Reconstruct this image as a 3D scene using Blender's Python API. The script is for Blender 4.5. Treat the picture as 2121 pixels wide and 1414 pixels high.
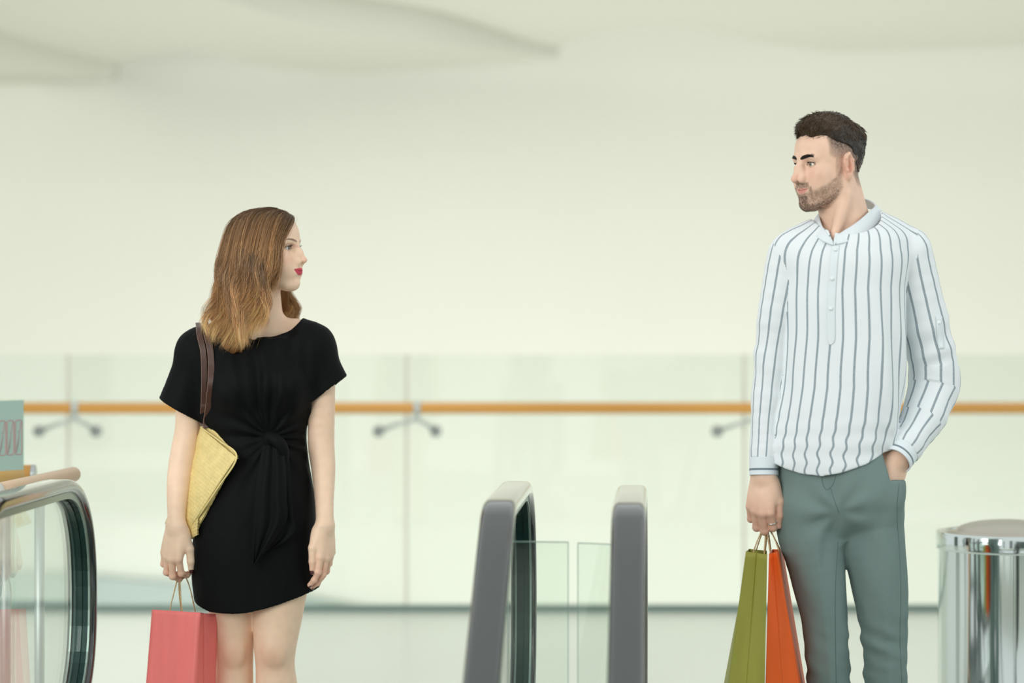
import bpy, bmesh, math, random, time
import numpy as np
from mathutils import Vector, Matrix

T0 = time.time()
for o in list(bpy.data.objects):
    bpy.data.objects.remove(o, do_unlink=True)
SC = bpy.context.scene
COL = SC.collection

# ------------------------------------------------------------------ camera
FPX = 2121 * 85.0 / 36.0
CAM_Z = 1.36
HORIZON = 660.0
cam_d = bpy.data.cameras.new('camera')
cam = bpy.data.objects.new('camera', cam_d)
COL.objects.link(cam)
cam.location = (0, 0, CAM_Z)
cam.rotation_euler = (math.pi / 2, 0, 0)
cam_d.sensor_width = 36.0
cam_d.lens = 85.0
cam_d.shift_y = -(707 - HORIZON) / 2121.0
cam_d.clip_start = 0.05
cam_d.clip_end = 200
cam_d.dof.use_dof = True
cam_d.dof.focus_distance = 6.25
cam_d.dof.aperture_fstop = 1.65
SC.camera = cam

# ------------------------------------------------------------------ world and light
world = bpy.data.worlds.new('world')
SC.world = world
world.use_nodes = True
bg = world.node_tree.nodes['Background']
bg.inputs[0].default_value = (0.95, 1.0, 0.985, 1)
bg.inputs[1].default_value = 0.88

def area_light(name, loc, target, sx, sy, power, color):
    ld = bpy.data.lights.new(name, 'AREA')
    ld.shape = 'RECTANGLE'
    ld.size, ld.size_y = sx, sy
    ld.energy = power
    ld.color = color
    ob = bpy.data.objects.new(name, ld)
    COL.objects.link(ob)
    ob.location = loc
    ob.rotation_euler = (Vector(target) - Vector(loc)).to_track_quat('-Z', 'Y').to_euler()
    return ob

# daylight through the tall window wall behind and to the left of the camera
area_light('window_daylight', (-5.2, -1.5, 3.4), (0, 6.5, 1.0), 5.0, 4.0, 400, (1.0, 0.99, 0.96))
# weaker soft area light from the right
area_light('right_area_light', (6.5, 3.5, 3.0), (0, 7.5, 1.0), 3.0, 3.0, 60, (0.96, 1.0, 0.99))
# added unseen fill light, low beyond the railing, that brightens the far wall
area_light('wall_fill_light', (0.4, 13.2, -2.6), (0.4, 20.5, 1.9), 9.0, 1.5, 335, (1.0, 0.99, 0.965))

SC.view_settings.view_transform = 'Standard'
SC.view_settings.look = 'None'
SC.view_settings.gamma = 1.0
SC.view_settings.use_curve_mapping = False
SC.view_settings.exposure = 0.0

# ------------------------------------------------------------------ helpers
def W(px, py, Y):
    """world point seen at a pixel of the 2121x1414 frame, at distance Y from the camera plane"""
    return np.array([(px - 1060.5) * Y / FPX, Y, CAM_Z - (py - HORIZON) * Y / FPX])

def srgb(r, g, b):
    def f(c):
        c /= 255.0
        return c / 12.92 if c <= 0.04045 else ((c + 0.055) / 1.055) ** 2.4
    return (f(r), f(g), f(b), 1.0)

MATS = {}
def mat(name, color, rough=0.5, metal=0.0, spec=0.5, coat=0.0, sss=0.0, noise=None, bump=None, sheen=0.0, attr=None, coords='Object'):
    """procedural principled material. noise=(scale, amount), bump=(scale, strength, distance, (sx,sy,sz))"""
    m = bpy.data.materials.new(name)
    m.use_nodes = True
    nt = m.node_tree
    p = nt.nodes['Principled BSDF']
    p.inputs['Base Color'].default_value = color
    p.inputs['Roughness'].default_value = rough
    p.inputs['Metallic'].default_value = metal
    p.inputs['Specular IOR Level'].default_value = spec
    p.inputs['Coat Weight'].default_value = coat
    p.inputs['Coat Roughness'].default_value = 0.08
    p.inputs['Sheen Weight'].default_value = sheen
    p.inputs['Sheen Roughness'].default_value = 0.5
    if sss:
        p.inputs['Subsurface Weight'].default_value = sss
        p.inputs['Subsurface Radius'].default_value = (1.0, 0.35, 0.2)
        p.inputs['Subsurface Scale'].default_value = 0.008
    col_out = None
    if attr:
        a = nt.nodes.new('ShaderNodeAttribute'); a.attribute_name = attr
        col_out = a.outputs['Color']
    if noise or bump:
        tc = nt.nodes.new('ShaderNodeTexCoord')
    if noise:
        mp = nt.nodes.new('ShaderNodeMapping')
        nt.links.new(tc.outputs[coords], mp.inputs['Vector'])
        if len(noise) > 2:
            mp.inputs['Scale'].default_value = noise[2]
        n = nt.nodes.new('ShaderNodeTexNoise')
        n.inputs['Scale'].default_value = noise[0]
        n.inputs['Detail'].default_value = 4
        nt.links.new(mp.outputs[0], n.inputs['Vector'])
        mr = nt.nodes.new('ShaderNodeMapRange')
        mr.inputs['From Min'].default_value = 0.25
        mr.inputs['From Max'].default_value = 0.75
        mr.inputs['To Min'].default_value = 1 - noise[1]
        mr.inputs['To Max'].default_value = 1 + noise[1]
        nt.links.new(n.outputs['Fac'], mr.inputs['Value'])
        mx = nt.nodes.new('ShaderNodeVectorMath'); mx.operation = 'SCALE'
        if col_out is not None:
            nt.links.new(col_out, mx.inputs[0])
        else:
            mx.inputs[0].default_value = color[:3]
        nt.links.new(mr.outputs[0], mx.inputs['Scale'])
        col_out = mx.outputs[0]
    if col_out is not None:
        nt.links.new(col_out, p.inputs['Base Color'])
    if bump:
        mp2 = nt.nodes.new('ShaderNodeMapping')
        nt.links.new(tc.outputs[coords], mp2.inputs['Vector'])
        if len(bump) > 3:
            mp2.inputs['Scale'].default_value = bump[3]
        n2 = nt.nodes.new('ShaderNodeTexNoise')
        n2.inputs['Scale'].default_value = bump[0]
        n2.inputs['Detail'].default_value = 3
        nt.links.new(mp2.outputs[0], n2.inputs['Vector'])
        b = nt.nodes.new('ShaderNodeBump')
        b.inputs['Strength'].default_value = bump[1]
        b.inputs['Distance'].default_value = bump[2]
        nt.links.new(n2.outputs['Fac'], b.inputs['Height'])
        nt.links.new(b.outputs[0], p.inputs['Normal'])
    MATS[name] = m
    return m

def glass_mat(name, tint, refl=0.04, rough=0.0, haze=0.0, haze_col=(1, 1, 1, 1)):
    """thin architectural glass: tinted see-through with a fresnel reflection"""
    m = bpy.data.materials.new(name)
    m.use_nodes = True
    nt = m.node_tree
    nt.nodes.remove(nt.nodes['Principled BSDF'])
    out = nt.nodes['Material Output']
    tr = nt.nodes.new('ShaderNodeBsdfTransparent'); tr.inputs[0].default_value = tint
    gl = nt.nodes.new('ShaderNodeBsdfGlossy'); gl.inputs['Roughness'].default_value = rough
    lw = nt.nodes.new('ShaderNodeLayerWeight'); lw.inputs['Blend'].default_value = 0.5
    pw = nt.nodes.new('ShaderNodeMath'); pw.operation = 'POWER'; pw.inputs[1].default_value = 4.0
    nt.links.new(lw.outputs['Facing'], pw.inputs[0])
    ma = nt.nodes.new('ShaderNodeMath'); ma.operation = 'MULTIPLY_ADD'; ma.inputs[1].default_value = 0.8; ma.inputs[2].default_value = refl
    nt.links.new(pw.outputs[0], ma.inputs[0])
    mix = nt.nodes.new('ShaderNodeMixShader')
    nt.links.new(ma.outputs[0], mix.inputs[0])
    nt.links.new(tr.outputs[0], mix.inputs[1])
    nt.links.new(gl.outputs[0], mix.inputs[2])
    last = mix
    if haze:
        df = nt.nodes.new('ShaderNodeBsdfDiffuse'); df.inputs[0].default_value = haze_col
        m2 = nt.nodes.new('ShaderNodeMixShader'); m2.inputs[0].default_value = haze
        nt.links.new(mix.outputs[0], m2.inputs[1])
        nt.links.new(df.outputs[0], m2.inputs[2])
        last = m2
    nt.links.new(last.outputs[0], out.inputs[0])
    MATS[name] = m
    return m

def link(ob, parent=None):
    COL.objects.link(ob)
    if parent is not None:
        ob.parent = parent
    return ob

def tag(o, label=None, cat=None, group=None, kind=None):
    if label: o['label'] = label
    if cat: o['category'] = cat
    if group: o['group'] = group
    if kind: o['kind'] = kind
    return o

def empty(name, loc=(0, 0, 0)):
    """an Empty at the base of a thing; parts are given in world coordinates"""
    e = bpy.data.objects.new(name, None)
    e.empty_display_size = 0.1
    e.location = loc
    COL.objects.link(e)
    return e

def np_mesh(name, verts, faces, material, parent=None, smooth=True, recenter=True):
    """faces: (n,4) or (n,3) int array or list of lists; verts in world coordinates"""
    verts = np.asarray(verts, dtype=np.float64).reshape(-1, 3)
    off = np.zeros(3)
    if parent is not None:
        off = np.zeros(3)
        q = parent
        while q is not None:
            off += np.array(q.location); q = q.parent
    elif recenter:
        off = np.array([(verts[:, 0].min() + verts[:, 0].max()) / 2, (verts[:, 1].min() + verts[:, 1].max()) / 2, verts[:, 2].min()])
    me = bpy.data.meshes.new(name)
    if isinstance(faces, np.ndarray):
        n, k = faces.shape
        me.vertices.add(len(verts))
        me.vertices.foreach_set('co', (verts - off).astype(np.float32).ravel())
        me.loops.add(n * k)
        me.loops.foreach_set('vertex_index', faces.astype(np.int32).ravel())
        me.polygons.add(n)
        me.polygons.foreach_set('loop_start', np.arange(0, n * k, k, dtype=np.int32))
        me.polygons.foreach_set('use_smooth', np.full(n, smooth, dtype=bool))
        me.update(calc_edges=True)
    else:
        me.from_pydata((verts - off).tolist(), [], [list(map(int, f)) for f in faces])
        me.polygons.foreach_set('use_smooth', np.full(len(me.polygons), smooth, dtype=bool))
        me.update()
    if material is not None:
        me.materials.append(material)
    ob = bpy.data.objects.new(name, me)
    if parent is None:
        ob.location = off
    link(ob, parent)
    return ob

def bm_obj(name, bm, material, parent=None, smooth=False, bevel=0.0, segs=2):
    """bmesh in world coordinates to an object"""
    bmesh.ops.recalc_face_normals(bm, faces=bm.faces)
    vs = np.array([v.co[:] for v in bm.verts])
    for i, v in enumerate(bm.verts): v.index = i
    fs = [[v.index for v in f.verts] for f in bm.faces]
    bm.free()
    ob = np_mesh(name, vs, fs, material, parent, smooth)
    if bevel:
        md = ob.modifiers.new('bevel', 'BEVEL'); md.width = bevel; md.segments = segs; md.limit_method = 'ANGLE'
    return ob

def box_bm(bm, lo, hi):
    x0, y0, z0 = lo; x1, y1, z1 = hi
    vs = [bm.verts.new(c) for c in ((x0,y0,z0),(x1,y0,z0),(x1,y1,z0),(x0,y1,z0),(x0,y0,z1),(x1,y0,z1),(x1,y1,z1),(x0,y1,z1))]
    for f in ((0,3,2,1),(4,5,6,7),(0,1,5,4),(1,2,6,5),(2,3,7,6),(3,0,4,7)):
        bm.faces.new([vs[i] for i in f])

def box(name, lo, hi, material, parent=None, bevel=0.0):
    bm = bmesh.new(); box_bm(bm, lo, hi)
    return bm_obj(name, bm, material, parent, bevel=bevel)

def prism(name, pts, vec, material, parent=None, bevel=0.0, smooth=False):
    """polygon pts (3D) extruded along vec"""
    pts = np.array(pts, float); vec = np.array(vec, float)
    n = len(pts)
    vs = np.vstack([pts, pts + vec])
    fs = [list(range(n))[::-1], list(range(n, 2 * n))]
    for i in range(n):
        j = (i + 1) % n
        fs.append([i, j, n + j, n + i])
    ob = np_mesh(name, vs, fs, material, parent, smooth)
    bm = bmesh.new(); bm.from_mesh(ob.data); bmesh.ops.recalc_face_normals(bm, faces=bm.faces); bm.to_mesh(ob.data); bm.free()
    if bevel:
        md = ob.modifiers.new('bevel', 'BEVEL'); md.width = bevel; md.segments = 2; md.limit_method = 'ANGLE'
    return ob

def tube_arrays(path, rad, seg=10, caps=True):
    path = np.asarray(path, float); n = len(path)
    rad = np.broadcast_to(np.asarray(rad, float), (n,))
    tan = np.gradient(path, axis=0)
    tan /= np.linalg.norm(tan, axis=1)[:, None] + 1e-12
    up = np.array([0, 0, 1.0]) if abs(tan[0][2]) < 0.9 else np.array([1.0, 0, 0])
    a = np.cross(tan[0], up); a /= np.linalg.norm(a)
    vs = []
    for i in range(n):
        a = a - tan[i] * a.dot(tan[i]); a /= np.linalg.norm(a)
        b = np.cross(tan[i], a)
        for s in range(seg):
            t = 2 * math.pi * s / seg
            vs.append(path[i] + rad[i] * (math.cos(t) * a + math.sin(t) * b))
    fs = []
    for i in range(n - 1):
        for s in range(seg):
            s2 = (s + 1) % seg
            fs.append([i*seg+s, i*seg+s2, (i+1)*seg+s2, (i+1)*seg+s])
    if caps:
        fs.append(list(range(seg))[::-1]); fs.append([(n-1)*seg+s for s in range(seg)])
    return np.array(vs), fs

def tube(name, path, rad, material, parent=None, seg=10):
    v, f = tube_arrays(path, rad, seg)
    return np_mesh(name, v, f, material, parent)

def lathe(name, center, prof, material, parent=None, seg=64, caps=True):
    """prof: list of (r, z) about the vertical axis through center"""
    cx, cy = center
    vs, fs = [], []
    n = len(prof)
    for r, z in prof:
        for s in range(seg):
            t = 2 * math.pi * s / seg
            vs.append((cx + r * math.cos(t), cy + r * math.sin(t), z))
    for i in range(n - 1):
        for s in range(seg):
            s2 = (s + 1) % seg
            fs.append([i*seg+s, i*seg+s2, (i+1)*seg+s2, (i+1)*seg+s])
    if caps:
        fs.append([s for s in range(seg)][::-1]); fs.append([(n-1)*seg+s for s in range(seg)])
    return np_mesh(name, vs, fs, material, parent)

def catmull(pts, n):
    pts = np.asarray(pts, float)
    if len(pts) < 3:
        t = np.linspace(0, 1, n)[:, None]
        return pts[0] * (1 - t) + pts[-1] * t
    P = np.vstack([2 * pts[0] - pts[1], pts, 2 * pts[-1] - pts[-2]])
    m = len(pts) - 1
    out = []
    for q in np.linspace(0, m - 1e-6, n):
        i = int(q); t = q - i
        p0, p1, p2, p3 = P[i], P[i+1], P[i+2], P[i+3]
        out.append(0.5 * ((2*p1) + (-p0+p2)*t + (2*p0-5*p1+4*p2-p3)*t*t + (-p0+3*p1-3*p2+p3)*t**3))
    return np.array(out)
# ================================================================== setting
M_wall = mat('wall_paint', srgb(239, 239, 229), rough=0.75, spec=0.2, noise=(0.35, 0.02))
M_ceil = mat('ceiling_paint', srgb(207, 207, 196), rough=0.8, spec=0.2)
M_floor = mat('floor_stone', srgb(228, 231, 220), rough=0.22, spec=0.5, noise=(1.3, 0.04, (1, 0.35, 1)))
M_slab = mat('slab_edge', srgb(196, 198, 188), rough=0.7)
M_glassrail = glass_mat('railing_glass', (0.960, 0.985, 0.970, 1))
M_glassedge = mat('glass_edge', srgb(206, 200, 186), rough=0.4)
M_wood = mat('rail_wood', srgb(216, 156, 74), rough=0.35, spec=0.5, noise=(9.0, 0.12, (0.2, 3, 3)))
M_steel = mat('brushed_steel', srgb(190, 196, 196), rough=0.25, metal=1.0)
M_steel_s = mat('satin_steel', srgb(206, 213, 211), rough=0.5, metal=1.0)
M_channel = mat('base_channel_metal', srgb(116, 136, 127), rough=0.4, metal=0.3)
M_mullion = mat('mullion_dark', srgb(70, 76, 74), rough=0.5)

RY = 11.26                                   # distance of the far railing
WALL_Y = 20.5
def struct(o): o['kind'] = 'structure'; return o

floor = struct(box('floor', (-9, 6.30, -0.35), (9, RY + 0.12, 0.0), M_floor))
floor_lower = struct(box('floor_lower', (-16, -12, -5.0), (16, WALL_Y, -4.8), M_floor))
floor_near = struct(box('floor_near', (-9, -12, -0.35), (9, 0.9, 0.0), M_floor))
wall_back = struct(box('wall_back', (-16, WALL_Y, -5.0), (16, WALL_Y + 0.2, 4.4), M_wall))

# ceiling: a slab whose far edge waves in plan, with an open cove between it and the far wall
CZ = 3.35
edge_px = [(-900, 120), (-400, 150), (-120, 178), (0, 176), (120, 172), (236, 167), (244, 131), (320, 112), (400, 105), (470, 118), (550, 138), (640, 148), (730, 152), (860, 146), (1000, 135),
           (1148, 120), (1158, 98), (1230, 72), (1300, 59), (1380, 56), (1430, 60), (1500, 73), (1600, 92), (1680, 103), (1750, 107),
           (1950, 102), (2121, 95), (2400, 80), (2800, 60), (3200, 95)]
edge = []
for px, py in edge_px:
    Yc = (CZ - CAM_Z) * FPX / (HORIZON - py)
    edge.append(((px - 1060.5) * Yc / FPX, Yc))
edge = catmull(np.array(edge), 160)
pts = [(-9, 13.2, CZ)] + [(-9, edge[0][1], CZ)] + [(x, y, CZ) for x, y in edge] + [(9, edge[-1][1], CZ), (9, 13.2, CZ)]
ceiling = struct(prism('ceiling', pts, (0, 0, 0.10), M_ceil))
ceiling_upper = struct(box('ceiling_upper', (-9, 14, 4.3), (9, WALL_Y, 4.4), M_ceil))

def fascia(name, pts):
    """a curved drop panel hanging from the ceiling; pts = (px, py_top, py_bottom)"""
    top, bot = [], []
    for px, pt, pb in pts:
        Yc = (CZ - CAM_Z) * FPX / (HORIZON - pt)
        top.append(W(px, pt, Yc)); bot.append(W(px, pb, Yc))
    top = catmull(top, 40); bot = catmull(bot, 40)
    n = len(top); back = np.array([0.0, 0.06, 0])
    vs = np.vstack([top, bot, top + back, bot + back]); fs = []
    for i in range(n - 1):
        fs += [[i, i+1, n+i+1, n+i], [2*n+i, 3*n+i, 3*n+i+1, 2*n+i+1], [n+i, n+i+1, 3*n+i+1, 3*n+i]]
    fs += [[n-1, 2*n-1+0, 4*n-1, 3*n-1], [0, 2*n, 3*n, n]]
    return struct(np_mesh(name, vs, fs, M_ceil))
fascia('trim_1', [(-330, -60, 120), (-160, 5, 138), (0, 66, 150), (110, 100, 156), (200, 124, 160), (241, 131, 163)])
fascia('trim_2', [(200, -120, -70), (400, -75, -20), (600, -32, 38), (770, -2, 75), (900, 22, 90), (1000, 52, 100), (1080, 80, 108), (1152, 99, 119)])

# grey sloping raised band on the far wall, low down beyond the glass
M_band = mat('band_grey', srgb(176, 190, 186), rough=0.6)
pl = [W(-300, 1175, WALL_Y), W(160, 1188, WALL_Y), W(420, 1208, WALL_Y), W(640, 1236, WALL_Y), W(860, 1275, WALL_Y), W(860, 1420, WALL_Y), W(-300, 1420, WALL_Y)]
struct(prism('trim_3', pl, (0, -0.12, 0), M_band))

# surroundings out of view: window posts behind the camera and shopfronts on both sides, which show in the polished metal
for i, x in enumerate((-7.2, -4.6, -2.2, 0.2)):
    struct(box('window_%d' % (i + 1), (x - 0.22, -3.9, 0.0), (x + 0.22, -3.6, CZ), M_mullion))
M_shop = mat('shopfront_dark', srgb(92, 108, 100), rough=0.4)
struct(box('wall_front', (1.2, -3.9, 0.0), (7.5, -3.7, 3.0), M_shop))
for i, (y0, y1, m_) in enumerate(((1.2, 2.0, M_shop), (3.1, 3.5, M_mullion), (4.3, 4.9, M_shop), (6.2, 6.6, M_mullion), (8.2, 9.4, M_shop))):
    struct(box('wall_left' if i == 0 else 'wall_left_%d' % (i + 1), (-7.2, y0, -4.8), (-7.0, y1, 3.2), m_))

# ------------------------------------------------------------------ far railing
rail = empty('railing', (0, RY, 0))
tag(rail, 'long glass railing with an orange wooden handrail along the far floor edge', 'railing')
def RX(px): return (px - 1060.5) * RY / FPX
def RZ(py): return CAM_Z - (py - HORIZON) * RY / FPX
joints = [-1256, -558, 141, 842, 1541, 2240, 2939]
for a, b in zip(joints[:-1], joints[1:]):
    g = box('glass_panel', (RX(a) + 0.006, RY - 0.008, 0.02), (RX(b) - 0.006, RY + 0.008, RZ(734)), M_glassrail, rail)
for a in joints[1:-1]:
    box('panel_joint', (RX(a) - 0.0058, RY - 0.009, 0.02), (RX(a) + 0.0058, RY + 0.009, RZ(734)), M_glassedge, rail)
HRZ = RZ(843); HRY = RY - 0.115
tube('handrail', [(RX(-1256), HRY, HRZ), (0, HRY, HRZ), (RX(2939), HRY, HRZ)], 0.0265, M_wood, rail, seg=20)
box('base_channel', (RX(-1256), RY - 0.03, 0.0), (RX(2939), RY + 0.03, 0.028), M_channel, rail, bevel=0.004)
for a in joints[1:-1]:
    jx = RX(a + 24)
    br = tube('bracket', [(jx - 0.015, HRY, HRZ), (jx, HRY, HRZ), (jx + 0.015, HRY, HRZ)], 0.0305, M_steel_s, rail, seg=20)
    tube('bracket_stem', [(jx, HRY, HRZ - 0.02), (jx, HRY + 0.01, HRZ - 0.045), (jx, HRY + 0.01, HRZ - 0.062)], 0.011, M_steel_s, br)
    for ex in (a - 57, a + 61):
        dz = RZ(892)
        tube('bracket_arm', [(jx, HRY + 0.01, HRZ - 0.05), ((jx + RX(ex)) / 2, HRY + 0.04, (HRZ - 0.05 + dz) / 2 + 0.004), (RX(ex), RY - 0.03, dz)], 0.0095, M_steel_s, br)
        tube('bracket_disc', [(RX(ex), RY - 0.045, dz), (RX(ex), RY - 0.012, dz)], 0.027, M_steel, br, seg=20)
        tube('bracket_bolt', [(RX(ex), RY - 0.052, dz), (RX(ex), RY - 0.046, dz)], 0.009, M_channel, br, seg=10)

# ------------------------------------------------------------------ escalators
M_rubber = mat('handrail_rubber', srgb(31, 39, 36), rough=0.16, spec=0.7, coat=1.0, noise=(14, 0.12))
M_track = mat('handrail_track', srgb(22, 52, 48), rough=0.35, metal=0.4, noise=(30, 0.25, (1, 1, 0.1)))
M_trackline = mat('track_edge', srgb(150, 168, 160), rough=0.35, metal=0.8)
M_balus = glass_mat('balustrade_glass', (0.95, 0.985, 0.965, 1))
M_pane = glass_mat('barrier_glass', (0.955, 0.985, 0.965, 1))
M_paneedge = mat('barrier_glass_edge', srgb(138, 166, 154), rough=0.2)
M_deck = mat('escalator_deck', srgb(150, 156, 154), rough=0.35, metal=1.0)
M_step = mat('step_metal', srgb(120, 124, 122), rough=0.45, metal=0.8)
ESC_A = math.radians(3.43)
ax = np.array([math.sin(ESC_A), math.cos(ESC_A), 0]); an = np.array([math.cos(ESC_A), -math.sin(ESC_A), 0])
def E(t, lat, z):
    """escalator frame: t along the run (towards the landing), lat sideways, z up"""
    return ax * t + an * lat + np.array([0, 0, z])

def handrail_path(top=0.955, back=6.27, r=0.33, bend=5.36):
    """closed loop in (t, z), outer face; flat top, newel turn at the landing end, slope down to the near side"""
    p = []
    s = math.tan(math.radians(31))
    R = 0.26
    p.append((1.6, top - (bend - 1.6) * s))
    for q in np.linspace(4.2, bend - R * 0.6, 5): p.append((q, top - (bend - q) * s))
    for th in np.linspace(31, 0, 9)[1:]:
        th = math.radians(th)
        p.append((bend + R * math.tan(math.radians(15.5)) - R * math.sin(th), top - R * (1 - math.cos(th))))
    cy, cz = back - r, top - r
    for th in np.linspace(90, -90, 28):
        th = math.radians(th)
        e = 0.82
        c, sn = math.cos(th), math.sin(th)
        p.append((cy + r * math.copysign(abs(c) ** e, c), cz + r * math.copysign(abs(sn) ** e, sn)))
    for q in np.linspace(cy - 0.05, bend + 0.1, 4): p.append((q, top - 2 * r))
    lowz = top - 2 * r
    p.append((bend - 0.3, lowz - 0.09)); p.append((1.6, lowz - 0.09 - (bend - 1.9) * s))
    return p

def sweep(path, lat, prof):
    """prof: (side, outward) points swept along a (t, z) path"""
    P = np.array(path); tan = np.gradient(P, axis=0); tan /= np.linalg.norm(tan, axis=1)[:, None]
    nor = np.stack([-tan[:, 1], tan[:, 0]], 1)            # outward for a path that runs up, over and back
    vs, fs = [], []; m = len(prof)
    for i in range(len(P)):
        for s, o in prof:
            q = P[i] + nor[i] * o
            vs.append(E(q[0], lat + s, q[1]))
    for i in range(len(P) - 1):
        for j in range(m):
            k = (j + 1) % m
            fs.append([i*m+j, i*m+k, (i+1)*m+k, (i+1)*m+j])
    return np.array(vs), fs

w = 0.0385
def rprof(w, th, r, n=6):
    out = []
    for cx_, cy_, a0 in ((w - r, -r, 90), (w - r * 0.7, -th + r * 0.7, 0), (-w + r * 0.7, -th + r * 0.7, -90), (-w + r, -r, 180)):
        rr = r if cy_ == -r else r * 0.7
        for k in range(n):
            a = math.radians(a0 - 90 * k / (n - 1))
            out.append((cx_ + rr * math.cos(a), cy_ + rr * math.sin(a)))
    return out
OUT = rprof(w, 0.034, 0.017)

def escalator(name, lats, label, top=0.955, back=6.27):
    e = empty(name, E(6.2, sum(lats) / 2, 0.0))
    tag(e, label, 'escalator')
    for lat in lats:
        path = handrail_path(top, back)
        v, f = sweep(path, lat, OUT)
        hr = np_mesh('handrail', v, f, M_rubber, e)
        ipath = path[4:46]
        for s0, s1, o0, o1, mt, nm in ((-0.024, 0.024, -0.033, -0.046, M_track, 'track'), (-0.0265, -0.0215, -0.0335, -0.0495, M_trackline, 'track_edge'), (0.0215, 0.0265, -0.0335, -0.0495, M_trackline, 'track_edge'), (-0.006, 0.006, -0.0335, -0.049, M_track, 'track_rib')):
            v, f = sweep(ipath, lat, [(s0, o0), (s1, o0), (s1, o1), (s0, o1)])
            np_mesh(nm, v, f, mt, hr, smooth=False)
        # glass inside the loop, in two sheets with a joint
        inner = [(t_, z_) for t_, z_ in sweep_inner(path, 0.05)]
        split = 5.62
        for part in (0, 1):
            poly = clip_t(inner, split - 0.003 if part == 0 else split + 0.003, part)
            np_prism_esc('balustrade_glass', poly, lat, 0.005, M_balus, e)
        box_esc('skirt_deck', (bend_t - 0.1, lat - 0.04, 0.0), (6.40, lat + 0.04, 0.10), M_deck, e)
    l0, l1 = min(lats), max(lats)
    box_esc('comb_plate', (5.55, l0 + 0.09, -0.05), (6.19, l1 - 0.09, 0.004), M_deck, e)
    for i in range(7):
        t1 = 5.54 - 0.40 * i; z1 = -0.02 - 0.205 * max(0, i - 0.5) - 0.01
        box_esc('step', (t1 - 0.40, l0 + 0.10, z1 - 0.20), (t1, l1 - 0.10, z1), M_step, e)
    return e

bend_t = 5.3
def sweep_inner(path, off):
    P = np.array(path); tan = np.gradient(P, axis=0); tan /= np.linalg.norm(tan, axis=1)[:, None]
    nor = np.stack([-tan[:, 1], tan[:, 0]], 1)
    return (P - nor * off)[1:-1]
def clip_t(poly, t, part):
    out = []; n = len(poly)
    inside = (lambda q: q[0] >= t) if part == 1 else (lambda q: q[0] <= t)
    for i in range(n):
        a, b = poly[i], poly[(i + 1) % n]
        if inside(a): out.append(a)
        if inside(a) != inside(b):
            k = (t - a[0]) / (b[0] - a[0])
            out.append((t, a[1] + k * (b[1] - a[1])))
    return out
def np_prism_esc(name, poly, lat, half, m, parent):
    return prism(name, [E(t, lat - half, z) for t, z in poly], an * (2 * half), m, parent)
def box_esc(name, lo, hi, m, parent):
    (t0, l0, z0), (t1, l1, z1) = lo, hi
    return prism(name, [E(t0, l0, z0), E(t1, l0, z0), E(t1, l1, z0), E(t0, l1, z0)], (0, 0, z1 - z0), m, parent)

escalator('escalator', [-1.515, -0.352], 'escalator with black rubber handrails and clear glass sides, nearer the woman', back=6.33)
escalator('escalator', [-0.062, 1.10], 'escalator whose black handrail stands at the middle, on the man\'s side', top=0.950)

# deck strip between the two escalators
struct(prism('trim_4', [E(4.95, -0.30, -0.06), E(6.26, -0.30, -0.06), E(6.26, -0.115, -0.06), E(4.95, -0.115, -0.06)], (0, 0, 0.06), M_deck))
# two clear glass panes closing the gap between the handrails
def pane(x0, x1, ytop, Y, label, tilt=0.0):
    a, b = W(x0, ytop, Y), W(x1, ytop + tilt, Y)
    e = empty('barrier_pane', ((a[0] + b[0]) / 2, Y, 0.0))
    tag(e, label, 'glass pane', 'barrier panes between the handrails')
    zt = a[2]
    prism('glass', [(a[0], Y, 0.0), (b[0], Y, 0.0), (b[0], Y, b[2]), (a[0], Y, a[2])], (0, 0.010, 0), M_pane, e)
    ex = 0.0008
    prism('top_edge', [(a[0], Y - 0.0005, a[2] - 0.0012), (b[0], Y - 0.0005, b[2] - 0.0012), (b[0], Y - 0.0005, b[2] + 0.0004), (a[0], Y - 0.0005, a[2] + 0.0004)], (0, 0.011, 0), M_paneedge, e)
    for x, nx in ((a[0], 1), (b[0], -1)):
        zz = a[2] if nx == 1 else b[2]
        prism('side_edge', [(x - ex, Y - 0.0005, 0.0), (x + ex, Y - 0.0005, 0.0), (x + ex, Y - 0.0005, zz), (x - ex, Y - 0.0005, zz)], (0, 0.011, 0), M_paneedge, e)
    box('foot_clamp', (a[0] + 0.02, Y - 0.012, 0.0), (b[0] - 0.02, Y + 0.022, 0.05), M_deck, e)
pane(1052, 1177, 1121, 5.5, 'clear glass barrier pane beside the left of the two central handrails', 1.5)
pane(1197, 1288, 1124, 5.5, 'narrower clear glass barrier pane tucked behind the right central handrail', 4)

# ------------------------------------------------------------------ litter bin
M_chrome = mat('polished_steel', srgb(214, 222, 220), rough=0.09, metal=1.0, bump=(3.0, 0.08, 0.02, (6, 6, 0.15)))
M_lid = mat('bin_lid_steel', srgb(196, 190, 178), rough=0.4, metal=1.0)
M_black = mat('black_plastic', srgb(24, 25, 26), rough=0.5)
bx = W(2088, 1100, 7.05)
binz = bx[2]; br_ = 0.203
bin_ = empty('litter_bin', (bx[0], 7.05, 0))
tag(bin_, 'shiny cylindrical stainless steel litter bin at the right edge', 'bin')
c2 = (bx[0], 7.05)
lathe('base_ring', c2, [(br_ + 0.004, 0.0), (br_ + 0.006, 0.008), (br_ + 0.006, 0.03), (br_ + 0.001, 0.036)], M_black, bin_)
lathe('body', c2, [(br_, 0.03), (br_, 0.3), (br_, binz - 0.05)], M_chrome, bin_, seg=128, caps=False)
lathe('rim', c2, [(br_ - 0.002, binz - 0.052), (br_ + 0.004, binz - 0.05), (br_ + 0.005, binz - 0.044), (br_ + 0.0055, binz - 0.006), (br_ + 0.003, binz), (br_ - 0.004, binz + 0.001), (br_ - 0.03, binz - 0.003), (br_ - 0.032, binz - 0.03)], M_chrome, bin_, seg=128, caps=False)
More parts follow.
